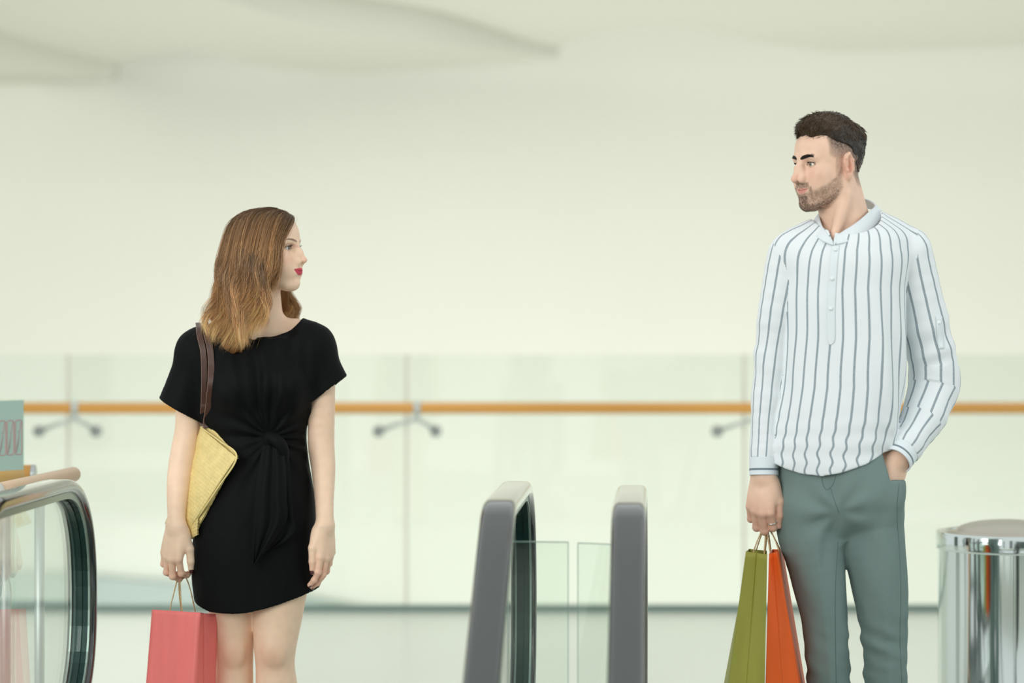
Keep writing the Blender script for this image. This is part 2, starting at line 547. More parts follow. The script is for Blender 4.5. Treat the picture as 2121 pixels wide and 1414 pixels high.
lathe('lid', c2, [(br_ - 0.006, binz - 0.006)] + [(0.148 * math.cos(a), binz + 0.002 + 0.032 * math.sin(a)) for a in np.linspace(0, math.pi / 2 - 0.03, 12)], M_lid, bin_, seg=96)

# ------------------------------------------------------------------ glass sign and round rails at the left edge
M_sign = mat('sign_frosted', srgb(176, 205, 194), rough=0.35, spec=0.5)
M_signglass = glass_mat('sign_glass', (0.90, 0.97, 0.94, 1))
M_red = mat('sign_red_line', srgb(205, 150, 152), rough=0.5)
M_green = mat('sign_green_line', srgb(150, 186, 168), rough=0.5)
SY = 6.9
sign = empty('glass_sign', W(20, 985, SY))
tag(sign, 'frosted green glass panel with a row of pink outlined figures at the left edge', 'sign')
sdir = np.array([0.64, 0.77, 0.0]); snor = np.array([0.77, -0.64, 0.0])       # the panel runs away from the camera towards the right
s_end = W(51, 827, SY)
def SP(u, z, n=0.0): return np.array([s_end[0], SY, 0]) - sdir * u + snor * n + np.array([0, 0, z])
zt, zb, zf = s_end[2], W(0, 1010, SY)[2], W(0, 972, SY)[2]
prism('glass_sheet', [SP(0, zb), SP(0.42, zb), SP(0.42, zt), SP(0, zt)], -snor * 0.012, M_signglass, sign)
prism('frosted_film', [SP(0.006, zf, 0.001), SP(0.42, zf, 0.001), SP(0.42, zt - 0.002, 0.001), SP(0.006, zt - 0.002, 0.001)], snor * 0.001, M_sign, sign)
for k in range(5):
    u0 = 0.012 + k * 0.0165 * 1.75; u1 = u0 + 0.0235
    z0 = W(0, 940, SY)[2]; z1 = W(0, 869, SY)[2]
    loop = []
    r = 0.007
    corners = [(u0 + r, z1 - r, 180, 90), (u1 - r, z1 - r, 90, 0), (u1 - r, z0 + r, 0, -90), (u0 + r, z0 + r, -90, -180)]
    for cx_, cz_, a0, a1 in corners:
        for a in np.linspace(a0, a1, 5):
            a = math.radians(a); loop.append(SP(cx_ + r * math.cos(a), cz_ + r * math.sin(a), 0.0025))
    loop.append(loop[0])
    d = tube('figure', loop, 0.0011, M_red, sign, seg=6)
    tube('figure_stroke', [SP(u0 + 0.004, z1 - 0.006, 0.0025), SP(u1 - 0.004, z0 + 0.006, 0.0025)], 0.0008, M_red, d, seg=6)
    tube('figure_mark', [SP(u0 + 0.013, z1 - 0.03, 0.0025), SP(u0 + 0.010, z0 + 0.05, 0.0025), SP(u0 + 0.015, z0 + 0.018, 0.0025)], 0.0007, M_green, d, seg=6)

M_beige = mat('rail_beige', srgb(214, 186, 156), rough=0.3, spec=0.5, noise=(6, 0.05))
M_white = mat('white_cap', srgb(236, 236, 230), rough=0.35)
rr = empty('wooden_rail', W(40, 985, 7.3)); rr.location.z = 0
tag(rr, 'short orange wooden rail end with a metal cap behind the glass sign', 'rail')
a = W(-260, 985, 7.3); b = W(66, 983, 7.3)
tube('rail', [a, (a + b) / 2, b], 0.030, M_wood, rr, seg=24)
tube('end_cap', [b, b + np.array([0.010, 0, 0])], 0.0305, M_steel, rr, seg=24)
tube('post', [np.array([b[0] - 0.08, b[1], 0]), np.array([b[0] - 0.08, b[1], b[2] - 0.02])], 0.016, M_steel_s, rr, seg=14)
rr = empty('round_rail', (W(60, 1000, 6.75)[0], 6.75, 0))
tag(rr, 'pale beige round rail running behind the left escalator handrail', 'rail')
a = W(-40, 1024, 6.35); b = W(152, 982, 6.75)
d = (b - a) / np.linalg.norm(b - a)
p_end = [b + d * 0.019 * math.sin(q) for q in np.linspace(0, math.pi / 2, 6)]
tube('rail', [a, (a + b) / 2] + p_end, [0.021, 0.021] + [0.021 * max(0.05, math.cos(q)) for q in np.linspace(0, math.pi / 2, 6)], M_beige, rr, seg=24)
tube('collar', [a + d * 0.03, a + d * 0.075], 0.0235, M_white, rr, seg=24)
pb = a + (b - a) * 0.62
tube('post', [np.array([pb[0], pb[1], 0]), pb], 0.014, M_steel_s, rr, seg=14)
# ================================================================== implicit-surface modeller (numpy)
F32 = np.float32
def v3(p): return np.asarray(p, dtype=F32)
def smin(a, b, k):
    if k <= 0: return np.minimum(a, b)
    h = np.clip(0.5 + 0.5 * (b - a) / k, 0, 1)
    return b * (1 - h) + a * h - k * h * (1 - h)
def smax(a, b, k): return -smin(-a, -b, k)
def sstep(e0, e1, x):
    t = np.clip((x - e0) / (e1 - e0), 0, 1)
    return t * t * (3 - 2 * t)

class Sub:
    """a field in a rotated, scaled local frame (rows of R are its axes), mirrored in its second axis"""
    def __init__(s, F, O, R, sc=1.0, sym=True): s.F, s.O, s.R, s.sc, s.sym = F, v3(O), v3(R), np.broadcast_to(v3(sc), (3,)), sym
    def __call__(s, P, ctr=None, rad=None):
        q = ((P - s.O) @ s.R.T) / s.sc
        if s.sym: q[:, 1] = np.abs(q[:, 1])
        if ctr is not None:
            ctr = ((ctr - s.O) @ s.R.T) / s.sc; rad = rad / s.sc.min()
            if s.sym: ctr = ctr.copy(); ctr[1] = abs(ctr[1])
        return s.F(q, ctr, rad) * s.sc.min()

class Field:
    """ordered list of primitives; each has a bounding sphere so that blocks skip what is far away"""
    def __init__(s): s.p = []
    def add(s, fn, c, r, k=0.01, op='u'):
        s.p.append((fn, v3(c), float(r), float(k), op)); return s
    def __call__(s, P, ctr=None, rad=None):
        d = np.full(len(P), 0.6, dtype=F32)
        for fn, c, r, k, op in s.p:
            if ctr is not None and r > 0 and np.linalg.norm(ctr - c) - r - rad > k + 0.05: continue
            if isinstance(fn, (Field, Sub)):
                f0 = fn; fn = lambda P: f0(P, ctr, rad)
            if op == 'u': d = smin(d, fn(P), k)
            elif op == 's': d = smax(d, -fn(P), k)
            elif op == 'i': d = smax(d, fn(P), k)
            elif op == 'd':
                near = np.abs(d) < 0.03
                if near.any(): d[near] += fn(P[near])
        return d
    # ---- primitives
    def sph(s, c, r, k=0.01, op='u'):
        c = v3(c)
        return s.add(lambda P: np.linalg.norm(P - c, axis=1) - F32(r), c, r, k, op)
    def ell(s, c, r, k=0.01, op='u', R=None):
        c = v3(c); r = v3(r); R = None if R is None else v3(R)
        def fn(P):
            q = P - c
            if R is not None: q = q @ R
            k0 = np.linalg.norm(q / r, axis=1); k1 = np.linalg.norm(q / (r * r), axis=1) + F32(1e-9)
            return k0 * (k0 - 1) / k1
        return s.add(fn, c, float(r.max()), k, op)
    def cone(s, a, b, ra, rb, k=0.01, op='u', flat=None):
        """capsule with changing radius; flat=(axis, factor) squashes the cross-section along axis"""
        a = v3(a); b = v3(b); ba = b - a; L = F32(ba.dot(ba)) + F32(1e-12)
        if flat is not None:
            fa = v3(flat[0]); fa = fa / np.linalg.norm(fa); fk = F32(1 / flat[1] - 1)
        def fn(P):
            q = P - a
            t = np.clip((q @ ba) / L, 0, 1)
            w = q - t[:, None] * ba
            if flat is not None: w = w + (w @ fa)[:, None] * (fa * fk)
            d = np.linalg.norm(w, axis=1) - (F32(ra) + F32(rb - ra) * t)
            return d * F32(flat[1] ** 0.5) if flat is not None and flat[1] < 1 else d
        return s.add(fn, (a + b) / 2, float(np.sqrt(L)) / 2 + max(ra, rb), k, op)
    def chain(s, pts, rads, k=0.01, op='u', flat=None, sub=4):
        """smooth limb through points with radii (resampled, so that no joint bulges)"""
        Q = np.hstack([np.asarray(pts, float), np.asarray(rads, float)[:, None]])
        if len(Q) > 2: Q = catmull(Q, (len(Q) - 1) * sub + 1)
        g = Field()
        for i in range(len(Q) - 1): g.cone(Q[i, :3], Q[i+1, :3], Q[i, 3], Q[i+1, 3], 0.003, 'u', flat)
        c = (Q[:, :3].min(0) + Q[:, :3].max(0)) / 2
        return s.add(g, c, float((np.linalg.norm(Q[:, :3] - c, axis=1) + Q[:, 3]).max()), k, op)
    def rbox(s, c, half, r, k=0.005, op='u', R=None):
        c = v3(c); half = v3(half) - F32(r); R = None if R is None else v3(R)
        def fn(P):
            q = P - c
            if R is not None: q = q @ R
            q = np.abs(q) - half
            return np.linalg.norm(np.maximum(q, 0), axis=1) + np.minimum(q.max(1), 0) - F32(r)
        return s.add(fn, c, float(np.linalg.norm(half)) + r, k, op)

def loft_fn(zs, cx, cy, a, b, yaw=0.0, n=2.0, cap=True):
    """stack of (super)ellipses along z; every list is sampled at zs"""
    zs = np.asarray(zs, float); o = np.argsort(zs); zs = zs[o]
    zz = np.linspace(zs[0], zs[-1], 400)
    def tab(v):
        v = np.asarray(v, float)[o]
        m = np.gradient(v, zs)
        i = np.clip(np.searchsorted(zs, zz) - 1, 0, len(zs) - 2)
        h = zs[i+1] - zs[i]; t = (zz - zs[i]) / h
        return ((2*t**3-3*t**2+1)*v[i] + (t**3-2*t**2+t)*h*m[i] + (-2*t**3+3*t**2)*v[i+1] + (t**3-t**2)*h*m[i+1]).astype(F32)
    CX, CY, A, B = tab(cx), tab(cy), tab(a), tab(b)
    c, sn = F32(math.cos(yaw)), F32(math.sin(yaw))
    def fn(P):
        z = P[:, 2]
        cxx, cyy, aa, bb = (np.interp(z, zz, q).astype(F32) for q in (CX, CY, A, B))
        x = P[:, 0] - cxx; y = P[:, 1] - cyy
        u = x * c + y * sn; v = -x * sn + y * c
        if n == 2.0:
            k0 = np.sqrt((u/aa)**2 + (v/bb)**2); k1 = np.sqrt((u/aa**2)**2 + (v/bb**2)**2) + F32(1e-6)
            d = k0 * (k0 - 1) / k1
        else:
            k0 = (np.abs(u/aa)**n + np.abs(v/bb)**n) ** (1/n) + F32(1e-6)
            g = np.sqrt((np.abs(u/aa)**(n-1)/aa)**2 + (np.abs(v/bb)**(n-1)/bb)**2) / k0**(n-1) + F32(1e-6)
            d = (k0 - 1) / g
        if cap: d = np.maximum(d, np.maximum(zz[0] - z, z - zz[-1]).astype(F32))
        return d.astype(F32)
    return fn

_C = np.array([[i, j, k] for i in (0, 1) for j in (0, 1) for k in (0, 1)])
_E = [(a, b) for a in range(8) for b in range(a + 1, 8) if np.abs(_C[a] - _C[b]).sum() == 1]
def nets(F, lo, hi, h, nb=20, keep=None):
    """surface nets over the box lo..hi with cell h; returns verts, quads. keep(points)->bool drops cells"""
    lo = np.asarray(lo, float); hi = np.asarray(hi, float)
    n = np.ceil((hi - lo) / h).astype(int) + 1
    B = nb * h; nbk = np.ceil(n / nb).astype(int)
    g = np.stack(np.meshgrid(*[np.arange(m) for m in nbk], indexing='ij'), -1).reshape(-1, 3)
    ctr = (lo + (g + 0.5) * B)
    d = F(ctr.astype(F32))
    rad = B * 0.87
    act = np.abs(d) < rad * 1.25 + 0.012
    loc = np.stack(np.meshgrid(*[np.arange(nb + 1)] * 3, indexing='ij'), -1).reshape(-1, 3)
    S = np.array([1 << 42, 1 << 21, 1], dtype=np.int64)
    VK, VP, QK = [], [], []
    for gi, c in zip(g[act], ctr[act]):
        base = gi * nb
        P = (lo + (loc + base) * h).astype(F32)
        D = F(P, c.astype(F32), rad).reshape(nb + 1, nb + 1, nb + 1)
        sg = D < 0
        if sg.all() or not sg.any(): continue
        cs = np.zeros((nb, nb, nb), dtype=np.int8)
        for dx, dy, dz in _C: cs += sg[dx:dx+nb, dy:dy+nb, dz:dz+nb]
        ci = np.argwhere((cs > 0) & (cs < 8))
        if len(ci) == 0: continue
        vals = np.stack([D[ci[:, 0]+a, ci[:, 1]+b, ci[:, 2]+e] for a, b, e in _C], 1)
        acc = np.zeros((len(ci), 3)); cnt = np.zeros(len(ci))
        for a, b in _E:
            va, vb = vals[:, a], vals[:, b]
            m = (va < 0) != (vb < 0)
            t = np.where(m, va / np.where(m, va - vb, 1), 0)
            acc += np.where(m[:, None], _C[a] + t[:, None] * (_C[b] - _C[a]), 0); cnt += m
        VP.append(lo + (ci + base + acc / cnt[:, None]) * h)
        VK.append((ci + base + 4) @ S)
        for axis in range(3):
            o1, o2 = (axis + 1) % 3, (axis + 2) % 3
            sl0 = [slice(0, nb)] * 3; sl1 = [slice(0, nb)] * 3
            sl1[axis] = slice(1, nb + 1)
            A_, B_ = sg[tuple(sl0)], sg[tuple(sl1)]
            for flip in (False, True):
                e = np.argwhere((~A_ & B_) if flip else (A_ & ~B_))
                if len(e) == 0: continue
                k0 = e + base + 4
                u1 = np.zeros(3, int); u1[o1] = 1; u2 = np.zeros(3, int); u2[o2] = 1
                q = [(k0 - u1 - u2) @ S, (k0 - u2) @ S, k0 @ S, (k0 - u1) @ S]
                if flip: q = q[::-1]
                QK.append(np.stack(q, 1))
    VK = np.concatenate(VK); VP = np.concatenate(VP); QK = np.concatenate(QK)
    o = np.argsort(VK); VK = VK[o]; VP = VP[o]
    idx = np.clip(np.searchsorted(VK, QK), 0, len(VK) - 1)
    ok = (VK[idx] == QK).all(1)
    Q = idx[ok]
    if keep is not None:
        m = keep(VP)
        Q = Q[m[Q].all(1)]
        used = np.zeros(len(VP), bool); used[Q.ravel()] = True
        rm = np.cumsum(used) - 1
        VP = VP[used]; Q = rm[Q]
    return VP, Q

def join_nets(parts):
    vs, qs, n = [], [], 0
    for v, q in parts:
        vs.append(v); qs.append(q + n); n += len(v)
    return np.vstack(vs), np.vstack(qs)

def set_col(ob, name, cols):
    cols = np.asarray(cols, dtype=np.float32)
    if cols.shape[1] == 3: cols = np.hstack([cols, np.ones((len(cols), 1), np.float32)])
    a = ob.data.color_attributes.new(name, 'FLOAT_COLOR', 'POINT')
    a.data.foreach_set('color', cols.ravel())
def set_float(ob, name, vals):
    a = ob.data.attributes.new(name, 'FLOAT', 'POINT')
    a.data.foreach_set('value', np.asarray(vals, dtype=np.float32))

# cheap value noise for cloth and colour
_rng = np.random.RandomState(5)
_NT = _rng.rand(64, 64, 64).astype(F32)
def vnoise(P, sc):
    q = np.asarray(P) * np.asarray(sc, dtype=np.float64) + 100.0
    i = np.floor(q).astype(int); f = (q - i).astype(F32); f = f * f * (3 - 2 * f)
    i &= 63; j = (i + 1) & 63
    r = 0
    for dx in (0, 1):
        for dy in (0, 1):
            for dz in (0, 1):
                w = (f[:, 0] if dx else 1 - f[:, 0]) * (f[:, 1] if dy else 1 - f[:, 1]) * (f[:, 2] if dz else 1 - f[:, 2])
                r = r + w * _NT[j[:, 0] if dx else i[:, 0], j[:, 1] if dy else i[:, 1], j[:, 2] if dz else i[:, 2]]
    return (r * 2 - 1).astype(F32)

# ------------------------------------------------------------------ head
def head_field(sex='f'):
    """head in local axes (forward, side, up), origin at eye level between the ears; mirrored in side"""
    m = sex == 'm'
    H = Field()
    H.ell((-0.014, 0, 0.030), (0.096, 0.0755, 0.083), 0.0)
    H.ell((0.040, 0, 0.034), (0.050, 0.060, 0.056), 0.035)
    H.ell((0.036, 0, -0.035), (0.052, 0.060, 0.066), 0.03)
    H.ell((-0.03, 0.0, -0.035), (0.05, 0.055, 0.045), 0.03)
    # jaw
    jw = 0.050 if m else 0.0455
    H.cone((-0.004, jw, -0.052), (0.062, 0.020, -0.099 if m else -0.097), 0.017, 0.0145, 0.035)
    H.cone((0.002, jw + 0.004, -0.01), (-0.002, jw, -0.05), 0.014, 0.015, 0.03)
    H.ell((0.074, 0, -0.098), (0.0205, 0.022 if m else 0.018, 0.0165), 0.022)
    # cheeks
    H.ell((0.056, 0.042, -0.025), (0.026, 0.021, 0.018), 0.022)
    H.ell((0.062, 0.034, -0.05), (0.024, 0.022, 0.024), 0.022)
    # brow
    if m: H.cone((0.0875, 0.010, 0.0165), (0.075, 0.044, 0.0165), 0.0098, 0.0088, 0.014)
    else: H.cone((0.083, 0.010, 0.017), (0.072, 0.042, 0.018), 0.0085, 0.008, 0.016)
    # eye hollows
    H.ell((0.096, 0.031, -0.002), (0.020, 0.0185, 0.0125), 0.012, 's')
    # nose
    if m:
        H.cone((0.0905, 0, 0.006), (0.1035, 0, -0.012), 0.0075, 0.0080, 0.012)
        H.cone((0.1035, 0, -0.012), (0.1165, 0, -0.0345), 0.0078, 0.0082, 0.006)
        H.sph((0.1175, 0, -0.0365), 0.0084, 0.006)
        H.ell((0.0990, 0.0120, -0.0390), (0.0120, 0.0070, 0.0085), 0.005)
        H.cone((0.100, 0.006, -0.01), (0.096, 0.012, -0.03), 0.008, 0.010, 0.012)
        H.ell((0.108, 0.0062, -0.0475), (0.0055, 0.0030, 0.0030), 0.003, 's')
    else:
        H.cone((0.0890, 0, 0.004), (0.1020, 0, -0.017), 0.0065, 0.0066, 0.012)
        H.cone((0.1020, 0, -0.017), (0.1128, 0, -0.0335), 0.0066, 0.0062, 0.006)
        H.sph((0.1122, 0, -0.0350), 0.0062, 0.007)
        H.ell((0.0985, 0.0112, -0.0380), (0.0105, 0.0062, 0.0075), 0.0035)
        H.cone((0.097, 0.006, -0.01), (0.094, 0.010, -0.03), 0.007, 0.009, 0.012)
        H.ell((0.105, 0.0060, -0.0462), (0.0050, 0.0028, 0.0028), 0.003, 's')
    # muzzle and lips
    lz = -0.0645 if m else -0.0630
    lo_ = 0.0060 if m else -0.0022
    H.ell((0.076 - lo_, 0, lz), (0.0225, 0.030, 0.024), 0.02)
    H.cone((0.0965 - lo_, 0, lz + 0.004), (0.0745, 0.0255, lz + 0.0036), 0.0056 if not m else 0.0033, 0.0018, 0.004)
    H.cone((0.0940 - lo_, 0, lz - 0.0068), (0.0755, 0.0235, lz + 0.0012), 0.0062 if not m else 0.0040, 0.0018, 0.004)
    H.cone((0.1045 - lo_, 0, lz - 0.0010), (0.0805, 0.0285, lz + 0.0040), 0.0011, 0.0014, 0.003, 's')
    if m: H.ell((0.098, 0, lz + 0.0125), (0.006, 0.0030, 0.008), 0.006, 's')
    H.ell((0.0985, 0, lz - 0.0185), (0.0075, 0.016, 0.0055), 0.010, 's')
    # lids round the eyeball, then the opening between them
    H.sph((0.0715, 0.0310, -0.001), 0.0137, 0.005)
    H.ell((0.0860, 0.0318, -0.0012), (0.0140, 0.0135, 0.0038 if not m else 0.0033), 0.0012, 's')
    H.sph((0.0715, 0.0310, -0.001), 0.0118, 0.0, 's')
    # ear
    eR = np.array([[math.cos(0.25), 0, -math.sin(0.25)], [0, 1, 0], [math.sin(0.25), 0, math.cos(0.25)]])
    ec = np.array([-0.014, 0.079, -0.010])
    E_ = Field()
    E_.ell((0, 0.001, 0.004), (0.0195, 0.0085, 0.031), 0.0)
    E_.ell((0.003, 0.000, -0.024), (0.0105, 0.0065, 0.011), 0.010)
    E_.ell((0.0015, 0.0105, 0.0045), (0.0115, 0.0085, 0.0225), 0.003, 's')
    E_.cone((-0.0150, 0.0075, -0.012), (-0.0165, 0.009, 0.012), 0.0030, 0.0034, 0.004)
    E_.cone((-0.0165, 0.009, 0.012), (-0.004, 0.0085, 0.0325), 0.0034, 0.0034, 0.004)
    E_.cone((-0.004, 0.0085, 0.0325), (0.0125, 0.006, 0.025), 0.0034, 0.0030, 0.004)
    E_.cone((0.0115, 0.006, 0.024), (0.006, 0.005, 0.004), 0.0028, 0.0022, 0.004)
    E_.cone((-0.008, 0.0062, -0.012), (-0.007, 0.0068, 0.015), 0.0030, 0.0028, 0.004)
    E_.sph((0.0125, 0.0055, -0.006), 0.0042, 0.004)
    E_.ell((0.003, 0.0055, -0.006), (0.0065, 0.008, 0.009), 0.004, 's')
    tilt = np.array([[math.cos(0.35), math.sin(0.35), 0], [-math.sin(0.35), math.cos(0.35), 0], [0, 0, 1]])
    Rm = eR @ tilt
    H.add(lambda P: E_((P - v3(ec)) @ v3(Rm).T), ec, 0.042, 0.006, 'u')
    return H

EYE_C = np.array([0.0715, 0.0310, -0.001])
def head_frame(O, yaw, pitch=0.0, roll=0.0):
    """rows: forward, side (the person's left), up"""
    f = np.array([math.sin(yaw), -math.cos(yaw), 0.0]); u = np.array([0, 0, 1.0])
    l = np.cross(u, f)
    f2 = f * math.cos(pitch) + u * math.sin(pitch); u2 = np.cross(f2, l)
    l3 = l * math.cos(roll) + u2 * math.sin(roll); u3 = np.cross(f2, l3)
    return np.array(O, float), np.array([f2, l3, u3])

def make_eyes(parent, O, R, sc, iris_col, sex, gaze=0.0):
    M_e = bpy.data.materials.new('eyeball_' + sex)
    M_e.use_nodes = True
    p = M_e.node_tree.nodes['Principled BSDF']
    p.inputs['Roughness'].default_value = 0.08
    at = M_e.node_tree.nodes.new('ShaderNodeAttribute'); at.attribute_name = 'col'
    M_e.node_tree.links.new(at.outputs['Color'], p.inputs['Base Color'])
    for sd in (1, -1):
        n1, n2 = 28, 40
        th = np.linspace(0, math.pi, n1); ph = np.linspace(0, 2 * math.pi, n2, endpoint=False)
        T, PH = np.meshgrid(th, ph, indexing='ij')
        d = np.stack([np.cos(T), np.sin(T) * np.cos(PH), np.sin(T) * np.sin(PH)], -1).reshape(-1, 3)
        r = 0.0121 + 0.0006 * np.exp(-(np.arccos(np.clip(d[:, 0], -1, 1)) / 0.42) ** 2)
        g = gaze
        Rg = np.array([[math.cos(g), -math.sin(g), 0], [math.sin(g), math.cos(g), 0], [0, 0, 1]])
        loc = (d * r[:, None]) @ Rg.T + EYE_C * np.array([1, sd, 1])
        vs = O + (loc * sc) @ R
        fs = []
        for i in range(n1 - 1):
            for j in range(n2):
                k = (j + 1) % n2
                fs.append([i*n2+j, (i+1)*n2+j, (i+1)*n2+k, i*n2+k])
        ob = np_mesh('eye', vs, np.array(fs), M_e, parent)
        ang = np.repeat(th, n2)
        c = np.tile(np.array(srgb(226, 220, 212)[:3]), (len(ang), 1))
        c[ang < 0.50] = srgb(60, 66, 66)[:3]
        c[ang < 0.46] = iris_col[:3]
        c[ang < 0.20] = (0.008, 0.008, 0.008)
        set_col(ob, 'col', c)

def strands(name, curves, rad, material, parent, seg=3, cols=None):
    """many tapered hairs as one mesh. curves: (n, m, 3); rad: (n,) or scalar"""
    C = np.asarray(curves, float); n, m, _ = C.shape
    tan = np.gradient(C, axis=1); tan /= np.linalg.norm(tan, axis=2)[..., None] + 1e-12
    ref = np.tile(np.array([0.31, -0.22, 0.92]), (n, m, 1))
    alt = np.abs((tan * ref).sum(2)) > 0.95
    ref[alt] = (1, 0, 0)
    a = np.cross(tan, ref); a /= np.linalg.norm(a, axis=2)[..., None] + 1e-12
    b = np.cross(tan, a)
    t = np.linspace(0, 1, m)
    prof = np.clip(np.minimum(t * 8 + 0.5, 1) * (1 - t ** 3) + 0.08, 0, 1)
    r = np.broadcast_to(np.asarray(rad, float).reshape(-1, 1), (n, m)) * prof
    rings = []
    for s in range(seg):
        th = 2 * math.pi * s / seg
        rings.append(C + r[..., None] * (math.cos(th) * a + math.sin(th) * b))
    V = np.stack(rings, 2).reshape(-1, 3)
    base = (np.arange(n)[:, None, None] * m + np.arange(m - 1)[None, :, None]) * seg
    s0 = np.arange(seg)[None, None, :]; s1 = (s0 + 1) % seg
    Fq = np.stack([base + s0, base + s1, base + seg + s1, base + seg + s0], -1).reshape(-1, 4)
    ob = np_mesh(name, V, Fq, material, parent)
    if cols is not None:
        cc = np.asarray(cols)
        if cc.ndim == 2: cc = np.repeat(cc[:, None, :], m, 1)
        set_col(ob, 'col', np.repeat(cc.reshape(-1, 3), seg, 0))
    return ob

# ------------------------------------------------------------------ hand
def hand_field(Fd, wrist, D, L, N, sc=1.0, flex=None, spread=(0.06, 0.0, -0.06, -0.12), thumb=None, fr=1.0, thumb_len=(0.044, 0.033, 0.026)):
    """hand added to field Fd. D along the hand, L towards the thumb side, N out of the palm.
    flex: four rows of three joint angles (index..little); thumb: three direction vectors (d,l,n). Returns tips"""
    wrist = np.array(wrist, float)
    D = np.array(D, float); D /= np.linalg.norm(D)
    L = np.array(L, float); L -= D * L.dot(D); L /= np.linalg.norm(L)
    N = np.array(N, float); N -= D * N.dot(D); N -= L * N.dot(L); N /= np.linalg.norm(N)
    X = lambda d, l, n: wrist + sc * (D * d + L * l + N * n)
    mcp = [(0.086, 0.0265, 0.0), (0.090, 0.0075, -0.0035), (0.086, -0.0115, -0.002), (0.077, -0.029, 0.003)]
    lens = [(0.042, 0.025, 0.021), (0.047, 0.029, 0.022), (0.043, 0.027, 0.022), (0.033, 0.020, 0.019)]
    rr = [(0.0098, 0.0086, 0.0076, 0.0062), (0.0100, 0.0088, 0.0078, 0.0063), (0.0095, 0.0083, 0.0073, 0.0060), (0.0084, 0.0072, 0.0064, 0.0053)]
    for (d, l, n), r in zip(mcp, rr):
        Fd.cone(X(0.004, l * 0.62, 0.001), X(d, l, n), 0.0150 * sc, r[0] * 1.18 * sc, 0.012 * sc)
    Fd.ell(X(0.050, 0.002, 0.006), np.array([0.040, 0.033, 0.0125]) * sc, 0.014 * sc, 'u', np.stack([D, L, N], 1))
    Fd.ell(X(0.032, 0.022, 0.012), np.array([0.027, 0.014, 0.014]) * sc, 0.012 * sc, 'u', np.stack([D, L, N], 1))
    tips = []; JN = []
    for i in range(4):
        p = X(*mcp[i]); ang = 0.0
        sp = spread[i]
        dirD = D * math.cos(sp) + L * math.sin(sp)
        for j in range(3):
            ang += flex[i][j]
            q = p + sc * lens[i][j] * (dirD * math.cos(ang) + N * math.sin(ang))
            Fd.cone(p, q, rr[i][j] * sc * fr, rr[i][j+1] * sc * fr, 0.0035 * sc)
            if j == 0: JN.append((p, q, rr[i][0] * sc * fr, rr[i][1] * sc * fr))
            if j > 0: Fd.sph(p, rr[i][j] * sc * fr * 1.06, 0.004 * sc)
            pd = (q - p) / np.linalg.norm(q - p); p = q
        up = -(N * math.cos(ang) - dirD * math.sin(ang))
        tips.append((p, pd, up, rr[i][3] * sc * fr))
    p = X(0.018, 0.020, 0.010)
    tr = (0.0140, 0.0112, 0.0098, 0.0074)
    for j in range(3):
        v = np.array(thumb[j], float); v /= np.linalg.norm(v)
        w = D * v[0] + L * v[1] + N * v[2]
        q = p + w * thumb_len[j] * sc
        Fd.cone(p, q, tr[j] * sc * fr, tr[j+1] * sc * fr, (0.012 if j == 0 else 0.004) * sc)
        p, pd = q, w
    tips.append((p, pd, None, tr[3] * sc * fr))
    tips.append(JN)
    return tips

def nail(parent, p, pd, up, r, material, w=0.80, ln=1.05):
    """curved finger nail on the back of a fingertip"""
    pd = pd / np.linalg.norm(pd); up = up - pd * up.dot(pd); up /= np.linalg.norm(up); sd = np.cross(pd, up)
    vs, fs = [], []
    n, m = 7, 7
    for i in range(n):
        a = (i / (n - 1) - 0.5) * 2
        for j in range(m):
            b = (j / (m - 1) - 0.5) * 2
            wd = w * (1 - 0.25 * max(0, a) ** 2 * 1.0) * (1 - 0.2 * max(0, -a) ** 2)
            th = b * 1.0 * wd
            vs.append(p + pd * (a * ln * r * 0.62 + 0.05 * r) + (r * 1.13) * (math.cos(th) * up * (1 - 0.10 * max(0, a) ** 2) + math.sin(th) * sd))
    for i in range(n - 1):
        for j in range(m - 1):
            fs.append([i*m+j, i*m+j+1, (i+1)*m+j+1, (i+1)*m+j])
    ob = np_mesh('fingernail', vs, fs, material, parent)
    md = ob.modifiers.new('thick', 'SOLIDIFY'); md.thickness = 0.0006; md.offset = 0
    return ob

def hit(F, px, py, Y0, Y1=None, far=0.8):
    """distance along the view of a pixel at which the field is first met (bisection)"""
    a = np.array(W(px, py, 1.0)) - np.array([0, 0, CAM_Z])
    ys = np.linspace(Y0, Y0 + far, 260)
    P = (a[None, :] * ys[:, None] + np.array([0, 0, CAM_Z])).astype(F32)
    d = F(P)
    i = np.argmax(d < 0)
    if not (d < 0).any(): return None
    if i == 0: return ys[0]
    t = d[i-1] / (d[i-1] - d[i])
    return ys[i-1] + t * (ys[i] - ys[i-1])

def on_surface(F, pts, Y0, lift=0.001, far=0.8):
    """pixels -> world points just in front of a surface; misses are filled from their neighbours"""
    ds = [hit(F, p[0], p[1], Y0, far=far) for p in pts]
    idx = [i for i, d in enumerate(ds) if d is not None]
    vals = np.interp(np.arange(len(pts)), idx, [ds[i] for i in idx])
    return np.array([W(p[0], p[1], d - lift) for p, d in zip(pts, vals)])
# ================================================================== woman
WY = 6.5
def WM(px, py, dy=0.0): return W(px, py, WY + dy)
PXW = WY / FPX                                # metres per pixel at her distance

M_skin = mat('skin', srgb(226, 178, 150), rough=0.46, spec=0.35, sss=0.12, attr='col', noise=(60, 0.03))
M_dress = mat('black_jersey', srgb(8, 10, 11), rough=0.7, spec=0.14, sheen=0.0, bump=(700, 0.15, 0.0005))
M_hair = mat('brown_hair', srgb(120, 85, 50), rough=0.42, spec=0.45, attr='col')
M_hairdark = mat('hair_mass', srgb(88, 62, 38), rough=0.7, spec=0.2, attr='col')
M_polish = mat('dark_red_polish', srgb(70, 8, 22), rough=0.15, coat=0.5)
M_shoe_b = mat('black_leather', srgb(20, 20, 20), rough=0.4)

